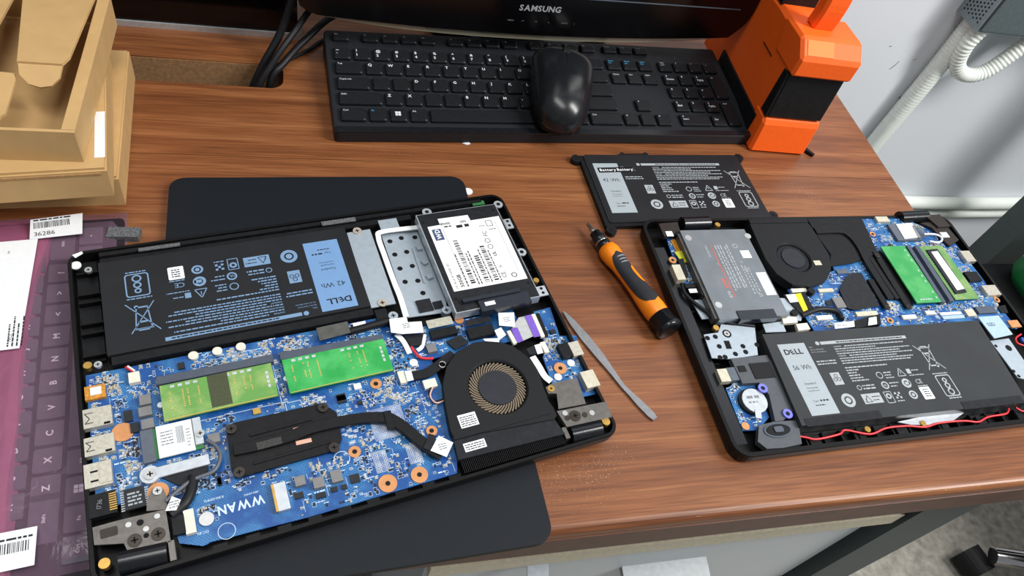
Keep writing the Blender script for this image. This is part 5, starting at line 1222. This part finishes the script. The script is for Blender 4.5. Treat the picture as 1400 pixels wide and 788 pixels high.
def smd(root_board, poly, B, z, count, seed, name='surface_components'):
    rnd = random.Random(seed); us = [p[0] for p in poly]; vs = [p[1] for p in poly]
    bms = bmesh.new(); pr = Print(); placed = 0; tries = 0; cl = []
    hit = lambda q, u, v: inpoly(u, v, q) if isinstance(q, list) else q[0] <= u <= q[2] and q[1] <= v <= q[3]
    free = lambda u, v: inpoly(u, v, poly) and not any(hit(q, u, v) for q in B)
    while placed < count and tries < count * 30:
        tries += 1
        if not cl or rnd.random() < 0.14:
            cl = [rnd.uniform(min(us), max(us)), rnd.uniform(min(vs), max(vs)), rnd.choice((0, 1)), rnd.choice(((1.0, .55), (1.6, .8), (1.2, 1.2), (2.0, 1.2), (0.8, .45))), rnd.choice((0, 0, 1, 1, 2))]
        u, v = cl[0] + rnd.gauss(0, 3.2), cl[1] + rnd.gauss(0, 3.2); u = round(u / 0.9) * 0.9; v = round(v / 0.9) * 0.9
        w, h = cl[3] if cl[2] else cl[3][::-1]
        if not (free(u - w, v - h) and free(u + w, v + h)): continue
        b0 = len(bms.faces); zz = z * .001; hgt = 0.0004 + 0.0003 * rnd.random()
        x0, y0, x1, y1 = (u - w / 2) * .001, (v - h / 2) * .001, (u + w / 2) * .001, (v + h / 2) * .001
        lo = [bms.verts.new((x, y, zz)) for x, y in rect(x0, y0, x1, y1)]; hi = [bms.verts.new((x, y, zz + hgt)) for x, y in rect(x0, y0, x1, y1)]
        fs = [bms.faces.new(hi)] + [bms.faces.new((lo[i], lo[(i + 1) % 4], hi[(i + 1) % 4], hi[i])) for i in range(4)]
        for f in fs: f.material_index = cl[4] if rnd.random() < .8 else rnd.choice((0, 1, 2))
        placed += 1
        q = rnd.random()
        if q < 0.5: pr.frame(u - w / 2 - .5, v - h / 2 - .5, u + w / 2 + .5, v + h / 2 + .5, 0.16)
        elif q < 0.8: pr.dashes(u - 1.5, v + h / 2 + .5, u + 1.5, 0.55)
        if q < 0.25:
            if cl[2]: pr.rect(u - w / 2 - .45, v - h / 2, u - w / 2, v + h / 2); pr.rect(u + w / 2, v - h / 2, u + w / 2 + .45, v + h / 2)
            else: pr.rect(u - w / 2, v - h / 2 - .45, u + w / 2, v - h / 2); pr.rect(u - w / 2, v + h / 2, u + w / 2, v + h / 2 + .45)
    me = bpy.data.meshes.new(name); bms.to_mesh(me); bms.free()
    for k in ('smd_tan', 'smd_dark', 'smd_silver'): me.materials.append(MATS[k])
    o = bpy.data.objects.new(name, me); COL.objects.link(o); o.parent = root_board; o['kind'] = 'stuff'
    for _ in range(count // 5):
        u, v = rnd.uniform(min(us), max(us)), rnd.uniform(min(vs), max(vs)); L = rnd.uniform(2, 9)
        if rnd.random() < .5:
            if free(u, v) and free(u + L, v): pr.dashes(u, v, u + L, rnd.choice((.3, .6, .9)))
        elif free(u, v) and free(u, v + L): pr.line(u, v, u, v + L, 0.2)
    return pr
def shell(root, w, d, zb, zf, zr, rad, wall, name='chassis'):
    bm = bmesh.new(); n = 6
    rings = [(rrect(2, 2, w - 2, d - 2, rad - 1.5, n), zb), (rrect(0.3, 0.3, w - 0.3, d - 0.3, rad, n), zb + (zr - zb) * 0.35), (rrect(0, 0, w, d, rad, n), zr - 0.6), (rrect(0.4, 0.4, w - 0.4, d - 0.4, rad - .3, n), zr), (rrect(wall, wall, w - wall, d - wall, rad - wall, n), zr), (rrect(wall, wall, w - wall, d - wall, rad - wall, n), zf)]
    vs = [[bm.verts.new((x * .001, y * .001, z * .001)) for x, y in r] for r, z in rings]; N = len(vs[0])
    for a, b in zip(vs[:-1], vs[1:]):
        for i in range(N): bm.faces.new((a[i], a[(i + 1) % N], b[(i + 1) % N], b[i]))
    bm.faces.new(list(reversed(vs[0]))); bm.faces.new(vs[-1])
    return link(name, bm_mesh(bm, name), 'chassis', root)
def fan(root, poly, c, ro, rhub, z0, z1, nbl, bmat='fan_blade', name='fan_housing'):
    N = 64; bm = bmesh.new(); P = [Vector((x, y)) for x, y in poly]; out = []
    for i in range(N):
        a = 2 * math.pi * i / N; d = Vector((math.cos(a), math.sin(a))); best = 0
        for p, q in zip(P, P[1:] + P[:1]):
            e = q - p; den = d.x * e.y - d.y * e.x
            if abs(den) < 1e-9: continue
            w = p - Vector(c); t = (w.x * e.y - w.y * e.x) / den; s = (w.x * d.y - w.y * d.x) / den
            if t > 0 and -1e-6 <= s <= 1 + 1e-6: best = max(best, t)
        out.append((c[0] + d.x * best, c[1] + d.y * best))
    inn = circ(c[0], c[1], ro, N); inn2 = circ(c[0], c[1], ro + 1.2, N)
    def ring(S, z): return [bm.verts.new((x * .001, y * .001, z * .001)) for x, y in S]
    R0, R1, R2, R3, R4 = ring(out, z0), ring(out, z1 - 0.4), ring([(c[0] + (x - c[0]) * .99, c[1] + (y - c[1]) * .99) for x, y in out], z1), ring(inn2, z1), ring(inn, z1 - 1.2)
    R5 = ring(inn, z1 - 5)
    for a, b in ((R0, R1), (R1, R2), (R2, R3), (R3, R4), (R4, R5)):
        for i in range(N): bm.faces.new((a[i], a[(i + 1) % N], b[(i + 1) % N], b[i]))
    bm.faces.new(R5)
    h = link(name, bm_mesh(bm, name), 'fanblack', root)
    prism('fan_hub', mm(circ(c[0], c[1], rhub, 40)), (z1 - 4.5) * .001, (z1 - 1.0) * .001, 'hub', h, 0.0006, 2)
    bb = bmesh.new()
    for k in range(nbl):
        a = 2 * math.pi * k / nbl; pts = []
        for t in (0, .5, 1):
            r = rhub + 0.2 + (ro - rhub - 0.8) * t; aa = a - 0.40 * t; pts.append((c[0] + r * math.cos(aa), c[1] + r * math.sin(aa)))
        L, Rr = strip_pts([p for p in pts], 0.9); lo = []; q = [(x * .001, y * .001) for x, y in L] + [(x * .001, y * .001) for x, y in reversed(Rr)]
        prism_bm(q, (z1 - 4.5) * .001, (z1 - 1.9) * .001, bm=bb)
    o = link('fan_blades', bm_mesh(bb, 'fan_blades'), bmat, h); o['kind'] = 'stuff'
    return h

# ------------------------------------------------------------------ laptop 1
lap = empty('opened_laptop', (-0.11445, 0.13563, 0.0), 0.21093); tag(lap, 'opened laptop with large blue board, white-labelled drive and 42 Wh battery, left of the screwdriver', 'laptop')
shell(lap, 335, 241, 7.3, 9.5, 19.5, 11, 2.6)
for v in (152, 170, 178, 196, 203, 222): box('pocket_rib', 0.0045, v * .001, 0.0095, 0.0185, (v + 1.2) * .001, 0.0165, 'chassis', lap)
for u0, u1, z in ((0.004, 0.017, 12), (0.300, 0.331, 12)): box('pocket_floor', u0, 0.150, 0.0095, u1, 0.236, z * .001, 'blackplastic', lap)
box('front_strip', 0.020, 0.2275, 0.0095, 0.25, 0.2325, 0.0175, 'blackplastic', lap, 0.0006)
box('front_strip', 0.020, 0.2340, 0.0095, 0.315, 0.2375, 0.0188, 'blackplastic', lap, 0.0005)
for k in range(9): box('vent_rib', (0.062 + k * 0.018), 0.0027, 0.0095, (0.070 + k * 0.018), 0.0055, 0.0180, 'chassis', lap, 0.0004)
PCB1 = [(5, 139), (196, 139), (205, 124), (300, 122), (300, 95), (224, 95), (224, 38), (213, 7), (116, 6.8), (61, 9), (57, 8), (45, 13.5), (43, 25), (43, 45), (5, 47)]
mb = prism('motherboard', mm(PCB1), 0.0143, 0.0155, 'pcbblue', lap)
# battery
bt = prism('battery', [(x * .001, y * .001) for x, y in rect(-8.7, -76.6, 165.6, 2.6)], 0.0100, 0.0205, 'batteryblack', lap, 0.0008); bt.location = (0.1847, 0.1499, 0); bt.rotation_euler = (0, 0, math.pi)
battery_art(bt, 20.5, -1.5, '42 Wh', False, 'batterypanelblue', 'printblue')
box('battery_rail', 0.021, 0.1405, 0.0098, 0.194, 0.1468, 0.0190, 'blackplastic', lap, 0.0012)
# drive
dr = prism('solid_state_drive', mm(rect(251.0, 122.4, 321.8, 223.2)), 0.0180, 0.0262, 'lightsteel', lap, 0.0004)
prism('drive_cover', mm(rect(251.9, 123.0, 321.2, 222.6)), 0.0262, 0.02645, 'blackfilm', dr)
for u, v in ((254.6, 214), (317.5, 216.5), (255.2, 135), (317, 137)): prism('drive_screw', mm(circ(u, v, 1.3, 10)), 0.02645, 0.0266, 'darkhole', dr)
fh = fan(lap, [e for e in L1 if e[1] == 'fan_housing'][0][5], (261.1, 58.0), 21.3, 13.9, 13.5, 21.5, 44)
box('duct_ridge', 0.217, 0.0275, 0.0210, 0.290, 0.0292, 0.0220, 'fanblack', fh)
last1 = build_table(L1, lap, mb, 15.5, {'solid_state_drive': dr, 'fan_housing': fh})
fb_ = bmesh.new()
for k in range(58):
    u = 217.0 + k * 1.30; prism_bm(mm(rect(u, 4.2, u + .5, 14.4)), .0118, .0190, bm=fb_)
fs = link('heat_fins', bm_mesh(fb_, 'heat_fins'), 'heatblack', lap); fs['kind'] = 'stuff'
pr = smd(mb, PCB1, blocked(L1, 15.5) + [(217, 0, 300, 97), (68, 20, 98, 34), (44, 8, 112, 19), (54, 32, 74, 38)], 15.5, 1500, 11)
pr.text('WWAN', 94.5, 28.6, 8.0, True, 0, 'l', math.pi, 0.86); pr.text('DC-IN', 61, 16.6, 2.4, False, 0, 'l', math.pi); pr.text('R3101-03MM2', 72, 35, 2.2, False, 0, 'l', math.pi); pr.text('41801-24MM2', 92, 32, 1.7, False, 0, 'l', math.pi)
pr.ring(70.6, 12.7, 5.0, 0.35); pr.ring(144.7, 38.1, 5.2, 0.45); pr.frame(119, 78.5, 129, 86.5, 0.4); pr.frame(48, 88, 117, 119.5, .35); pr.frame(21, 91, 27, 97, .3)
pr.build('silkscreen', 'silk', mb, 15.56)
for nm in ('bare_pad_grid', 'bare_chip_pads'):   # rows of unsoldered pads
    for o in [q for q in mb.children if q.name.startswith(nm)]:
        xs = [v.co.x * 1000 for v in o.data.vertices]; ys = [v.co.y * 1000 for v in o.data.vertices]; pr = Print(); st = 1.15
        nx, ny = int((max(xs) - min(xs)) / st), int((max(ys) - min(ys)) / st)
        for i in range(nx):
            for j in range(ny):
                if nm == 'bare_chip_pads' and nx * .36 < i < nx * .62: continue
                pr.rect(min(xs) + .3 + i * st, min(ys) + .3 + j * st, min(xs) + .95 + i * st, min(ys) + .95 + j * st)
        pr.frame(min(xs) - .3, min(ys) - .3, max(xs) + .3, max(ys) + .3, .3)
        pr.build('pads', 'smd_silver', o, 15.66)['kind'] = 'stuff'
# memory module contacts and small chips
for (u0, v0, u1, v1) in ((46.6, 90.5, 115.7, 116.4), (123.0, 90.0, 194.0, 116.8)):
    par = [o for o in lap.children if o.name.startswith('memory_module') and abs(o.data.vertices[0].co.x * 1000 - u0) < 80 and min(v.co.x for v in o.data.vertices) * 1000 - u0 < .6 and u0 - min(v.co.x for v in o.data.vertices) * 1000 < .6][0]
    pr = Print()
    for k in range(10):
        if k in (4, 5): continue
        pr.rect(u0 + 6 + k * 4.6 + (6 if k > 4 else 0), v1 - 3.0, u0 + 8.6 + k * 4.6 + (6 if k > 4 else 0), v1 - 1.2)
    for k in range(4): pr.rect(u1 - 4.8, v1 - 8 - k * 3.4, u1 - 3.2, v1 - 5.6 - k * 3.4)
    pr.build('chip_capacitors', 'smd_silver', par, 21.08)
    pr = Print()
    for x in (5, 12.5, 15.5, 22, 44, 50, 54): [pr.rect(u0 + x, v1 - 6.5 - k * 1.5, u0 + x + .9, v1 - 5.6 - k * 1.5) for k in range(9) if random.random() < .8]
    pr.rect(u0 + 1, v0 + .2, u1 - 1, v0 + .7); pr.build('gold_pads', 'goldpad', par, 21.06)
# pins of the big chip and ports
tr = [o for o in mb.children if o.name.startswith('transformer_chip')][0]; pr = Print()
for k in range(9): pr.rect(17.6, 41.2 + k * 1.4, 19.8, 41.9 + k * 1.4); pr.rect(30.5, 41.2 + k * 1.4, 32.7, 41.9 + k * 1.4)
pr.build('chip_pins', 'smd_silver', tr, 15.8); pr = Print(); [pr.dashes(21.5, 43 + 2.2 * k, 29, 1.1) for k in range(4)]; pr.build('chip_print', 'printwhite', tr, 17.55)
for (u0, v0, u1, v1) in ((2.5, 98.0, 18.2, 111.3), (2.0, 79.2, 18.1, 91.5)):
    par = [o for o in mb.children if o.name.startswith('usb_port') and abs(min(v.co.y for v in o.data.vertices) * 1000 - v0) < .6][0]
    pr = Print(); pr.line(u0 + 1, v0 + 3.2, u0 + 5.5, v0 + 3.2, .5); pr.line(u0 + 1, v1 - 3.2, u0 + 5.5, v1 - 3.2, .5); pr.line(u0 + 1, v0 + 3.2, u0 + 3.5, v0 + 6.2, .5); pr.line(u0 + 3.5, v0 + 6.2, u0 + 1, v1 - 3.2, .5); pr.rect(u0 + 11, v0 + .4, u0 + 14.5, v0 + 2); pr.build('shell_slots', 'darkhole', par, 20.06)
dp = [o for o in mb.children if o.name.startswith('display_port')][0]; pr = Print(); pr.rect(4, 62, 8, 63.2); pr.rect(4, 68, 8, 69.2); pr.build('shell_slots', 'darkhole', dp, 20.06)
prism('shell_step', mm(rect(9.0, 60.0, 15.2, 73.0)), .0155, .0206, 'steel', dp, .0003)
npt = [o for o in mb.children if o.name.startswith('network_port')][0]; pr = Print(); pr.text('1736', 8.2, 44.5, 3.6, False, 0, 'l', 1.4); pr.build('moulded_number', 'inkgrey', npt, 20.56)
pr = Print(); [pr.rect(12.5, 42 + k * 1.4, 16.4, 42.7 + k * 1.4) for k in range(8)]; pr.build('port_pins', 'brass', npt, 20.58)
# drive label artwork
pr = Print()
H = math.pi / 2
prism('maker_badge', mm(rect(258.8, 193.2, 266.3, 205.0)), .0266, .02672, 'inkblue', dr, 0); pw = Print(); pw.text('WD', 264.6, 194.4, 5.6, True, 0, 'l', H, .95); pw.build('badge_lettering', 'whitelabel', dr, 26.78)
pr.text('500GB', 266.0, 144.5, 4.2, True, 0, 'l', H); pr.text('WD BLUE 3D NAND SSD', 260.6, 143.5, 2.4, False, 0, 'l', H); [pr.dashes(0, 0, 0, 0) for _ in ()]
for x, a, b in ((272, 146, 190), (283.5, 145, 172), (291.5, 145, 181)):
    y = a
    while y < b: w = random.uniform(.4, 1.6); pr.rect(x, y, x + 3.8, y + w); y += w + random.uniform(.5, 1.2)
for x in (268.6, 277.6, 280, 288.6, 296.5): 
    y = 144
    while y < 176: w = random.uniform(1, 3.4); pr.rect(x, y, x + .9, y + w); y += w + .7
pr.text('CE', 302.5, 146, 5.2, False, 0, 'l', H); pr.text('X', 302.5, 156, 4.0, False, 0, 'l', H); pr.text('UL', 302.5, 168.5, 4.0, True, 0, 'l', H); pr.ring(300.5, 178.5, 2.4, .5); pr.ring(300.5, 185.2, 2.4, .5); pr.text('FC', 302.8, 190, 5.2, False, 0, 'l', H)
pr.ring(309, 147, 2.4, .7); pr.frame(306, 200, 311, 206, .5); pr.dashes(306, 196, 312, .8); pr.dashes(299, 201, 304, .7); pr.line(268.2, 143, 268.2, 206, .2); pr.line(314, 150, 314, 205, .2)
pr.text('500GB', 276, 210.5, 3.2, True, 0, 'l', math.pi, 0.9); pr.text('SSD', 290, 210.0, 3.0, True, 0, 'l', math.pi); pr.dashes(270, 205.5, 276, 1.4); pr.dashes(280, 203, 292, 3.0)
lbl = [o for o in dr.children if o.name.startswith('drive_label')][0]
pr.build('label_print', 'ink', lbl, 26.68)
sc_t = [o for o in dr.children if o.name.startswith('sata_connector')][0]
prism('latch_bar', mm(rect(258.5, 128.4, 306, 131.5)), .0240, .0300, 'satablack', sc_t, .0004)
for e in L1:   # bracket tabs have screw holes
    if e[1] == 'drive_tab' and e[0] == 'C': prism('tab_hole', mm(circ(e[5][0], e[5][1], 1.7, 12)), .0200, .0202, 'darkhole', dr)
    if e[1] == 'drive_tab' and e[0] == 'R':
        u0, v0, u1, v1 = e[5]
        for t in (.3, .75): prism('tab_hole', mm(circ((u0 + u1) / 2, v0 + (v1 - v0) * t, 1.3, 10)), .0200, .0202, 'darkhole', dr)
hb_ = last1['hinge_block']
cc = [o for o in mb.children if o.name.startswith('cable_connector')]
pr = Print(); [pr.rect(207 + k * 3.0, 119.2, 208.2 + k * 3.0, 122) for k in range(9)]; 
for k in range(7): box('frame_rib', .3035 + .0, .128 + k * .014, .0095, .331, .1292 + k * .014, .0150, 'chassis', lap)
iob = [o for o in lap.children if o.name.startswith('io_board')][0]; iop = [e for e in L1 if e[1] == 'io_board'][0][5]
pr = smd(iob, list(iop), blocked(L1, 15.5), 15.2, 90, 41); pr.build('silkscreen', 'silk', iob, 15.26)
hbk = [o for o in lap.children if o.name.startswith('hinge_bracket')][0]
prism('stamped_window', mm(rrect(6.5, 26.5, 15.5, 32.0, .8, 2)), .0205, .0206, 'gunmetal2', hbk)
for u, v, r, k in ((21.0, 30.5, 1.6, 'screw'), (36.0, 31.0, 1.6, 'screw'), (29.6, 25.3, 1.6, 'screw'), (27.0, 30.0, 1.9, 'darkhole'), (29.3, 21.5, 1.5, 'darkhole')): prism('rivet' if k == 'screw' else 'rivet_hole', mm(circ(u, v, r, 12)), .0205, .02085 if k == 'screw' else .02056, k, hbk)
wl = [o for o in lap.children_recursive if o.name.startswith('wireless_label')][0]; pr = Print()
xs = [v.co.x * 1000 for v in wl.data.vertices]; ys = [v.co.y * 1000 for v in wl.data.vertices]; x0, x1, y0, y1 = min(xs), max(xs), min(ys), max(ys)
for k in range(5): pr.dashes(x0 + 2, y0 + 8 + k * 2.1, x0 + 9, .7)
pr.bars(x0 + 11, y0 + 7, x0 + 15, y1 - 3, step=.5); [pr.dashes(x0 + 16.5, y0 + 4 + k * 2.2, x1 - 1.5, .6) for k in range(6)]; pr.build('label_print', 'inkgrey', wl, 18.66)
# small print on paper tags
for key_n in ('cable_tag', 'pipe_tag', 'paper_label', 'paper_flag'):
    t = last1[key_n]; xs = [v.co.x * 1000 for v in t.data.vertices]; ys = [v.co.y * 1000 for v in t.data.vertices]; zt = max(v.co.z for v in t.data.vertices) * 1000
    cx, cy = sum(xs) / len(xs), sum(ys) / len(ys); pr = Print(); [pr.dashes(cx - 2.5, cy - 2 + 1.6 * k, cx + 3, .7) for k in range(3)]; pr.build('tag_print', 'inkgrey', t, zt + .05)
for t in [o for o in fh.children if o.name.startswith('fan_label')]:
    xs = [v.co.x * 1000 for v in t.data.vertices]; ys = [v.co.y * 1000 for v in t.data.vertices]; zt = max(v.co.z for v in t.data.vertices) * 1000
    pr = Print(); y = min(ys) + 1
    while y < max(ys) - 1.2: pr.dashes(min(xs) + 1, y, max(xs) - 1, .7); y += 1.6
    pr.build('label_print', 'ink', t, zt + .05)

# ------------------------------------------------------------------ laptop 2
lp2 = empty('opened_laptop', (0.30143, 0.18192, 0.0), 0.0384); tag(lp2, 'opened black laptop with grey drive and 56 Wh battery at the right', 'laptop')
shell(lp2, 358, 237, 0.4, 3.0, 13.0, 14, 3.4)
PCB2 = [(180, 235), (300, 234), (318, 222), (345, 197), (347, 150), (343, 120), (345, 92), (300, 104), (123, 104), (118, 150), (150, 160), (180, 170)]
mb2 = prism('motherboard', mm(PCB2), 0.0108, 0.0120, 'pcbblue', lp2)
bt2 = prism('battery', [(x * .001, y * .001) for x, y in ((-13, -73), (216, -75), (223, 10), (-9, 11))], 0.0045, 0.0175, 'batterygrey', lp2, 0.0010); bt2.location = (0.0750, 0.0910, 0)
battery_art(bt2, 17.5, 0.0, '56 Wh', False, 'batterypanel', 'printwhite')
dv = prism('solid_state_drive', mm(rect(31.2, 118.0, 98.8, 216.5)), .0105, .0195, 'ssdgrey', lp2, .0005)
prism('drive_carrier', mm(rect(28.6, 120, 31.2, 214)), .0090, .0178, 'greyfilm', lp2, .0004); prism('drive_carrier', mm(rect(98.8, 124, 103.5, 212)), .0070, .0135, 'lightsteel', lp2, .0004)
pr = Print(); pr.text('SAMSUNG', 50.6, 184.5, 2.7, True, 0, 'l', H, 1.0); pr.text('870', 53.3, 139.5, 4.2, True, 0, 'l', H)
for x in (58.8, 61.6, 64.4, 68.5, 71.0):
    y = 142 + random.uniform(0, 8)
    while y < 196: w = random.uniform(1.5, 6); pr.rect(x, y, x + 1.2, y + w); y += w + 1.1
pr.text('CE', 81, 166, 5, False, 0, 'l', H); pr.text('UL', 83, 139, 5, True, 0, 'l', H); pr.ring(80, 196.5, 2.6, .7); pr.text('X', 80, 176, 4.6, False, 0, 'l', H)
for x in (76, 79, 82):
    y = 142
    while y < 172: w = random.uniform(1, 4); pr.rect(x, y, x + 1.1, y + w); y += w + 1.4
pr.text('2TB', 55.0, 174, 2.6, False, 0, 'l', H)
pr.build('drive_print', 'printwhite', dv, 19.58)
pr = Print(); pr.text('QVO', 53.3, 149.8, 4.2, True, 0, 'l', H); pr.rect(55.2, 140, 55.8, 198); pr.build('orange_print', 'inkred', dv, 19.58)
fh2 = fan(lp2, [e for e in L2 if e[1] == 'fan_housing'][0][5], (138.5, 183.0), 16.5, 11.5, 8, 17, 36, 'hub')
last2 = build_table(L2, lp2, mb2, 12, {'solid_state_drive': dv, 'fan_housing': fh2})
pr = smd(mb2, PCB2, blocked(L2, 12), 12.0, 1000, 23); pr.build('silkscreen', 'silk', mb2, 12.06)
for o, e in zip([q for q in lp2.children if q.name.startswith('side_board')], [q for q in L2 if q[1] == 'side_board']):
    pr = smd(o, list(e[5]), blocked(L2, 12), e[4], 50, 31); pr.build('silkscreen', 'silk', o, e[4] + .06)
box('inner_frame', .0045, .012, .003, .0150, .205, .0098, 'blackgloss', lp2, .001)
for k in range(7): box('frame_rib', .0150, .030 + k * .026, .003, .0210, .0312 + k * .026, .0085, 'chassis', lp2)
sb_ = [o for o in lp2.children if o.name.startswith('speaker_box')][0]
prism('speaker_surround', mm([(43 + 12.5 * math.cos(a * .2618), 18.4 + 6.2 * math.sin(a * .2618)) for a in range(24)]), .0130, .0138, 'darkgrey', lp2, .0003)
prism('speaker_cone', mm([(43 + 10.5 * math.cos(a * .2618), 18.4 + 4.8 * math.sin(a * .2618)) for a in range(24)]), .0138, .0143, 'blackplastic', lp2, .0002)
prism('speaker_dome', mm(rrect(39, 16.2, 47, 20.8, 1.5, 3)), .0143, .0152, 'darkgrey', lp2, .0003)
for k in range(15): box('front_rib', (.066 + k * .0165), .0045, .003, (.0672 + k * .0165), .0145, .0095, 'chassis', lp2)
for k in range(6): box('front_block', (.070 + k * .042), .0042, .003, (.080 + k * .042), .0125, .0085, 'blackplastic', lp2, .0006)
box('inner_lip', .005, .0034, .003, .353, .0042, .0118, 'chassis', lp2)
t = last2['battery_tag']; xs = [v.co.x * 1000 for v in t.data.vertices]; ys = [v.co.y * 1000 for v in t.data.vertices]
pr = Print(); pr.text('Battery', min(xs) + 4, min(ys) + 2.2, 3.2); pr.build('tag_print', 'ink', t, 18.65)
t = last2['ssd_cover']; pr = Print(); pr.text('SSD', 306.5, 94.3, 5.2, False, 0, 'l', 0.0, 1.15); pr.build('cover_lettering', 'ink', t, 16.86)
cc_ = [o for o in lp2.children_recursive if o.name.startswith('coin_cell')][0]
cu = [e for e in L2 if e[1] == 'coin_cell'][0][5]; pr = Print(); pr.dashes(cu[0] - 6, cu[1] + 2, cu[0] + 5, 2.4); pr.dashes(cu[0] - 6, cu[1] - 2, cu[0] + 2, 1.6); pr.build('cell_print', 'inkgrey', cc_, 13.66)
md = [o for o in lp2.children if o.name.startswith('memory_module')]
for o, (u0, v0, u1, v1) in zip(sorted(md, key=lambda q: min(v.co.x for v in q.data.vertices)), ((243.7, 124.5, 272.6, 193.0), (291.7, 126.5, 320.9, 192.4))):
    pr = Print(); zt = max(v.co.z for v in o.data.vertices) * 1000
    if u0 < 280:
        [pr.rect(u1 - 3.5, v0 + 4 + k * 6.4, u1 - 2.2, v0 + 6.4 + k * 6.4) for k in range(10) if k % 4 != 2]; [pr.rect(u0 + 6 + k * 3, v0 + 3, u0 + 8 + k * 3, v0 + 4.4) for k in range(5)]
    else: [pr.rect(u0 + 3, v0 + 4 + k * 3, u0 + 4, v0 + 5.4 + k * 3) for k in range(19)]
    pr.build('gold_pads', 'smd_silver', o, zt + .06)
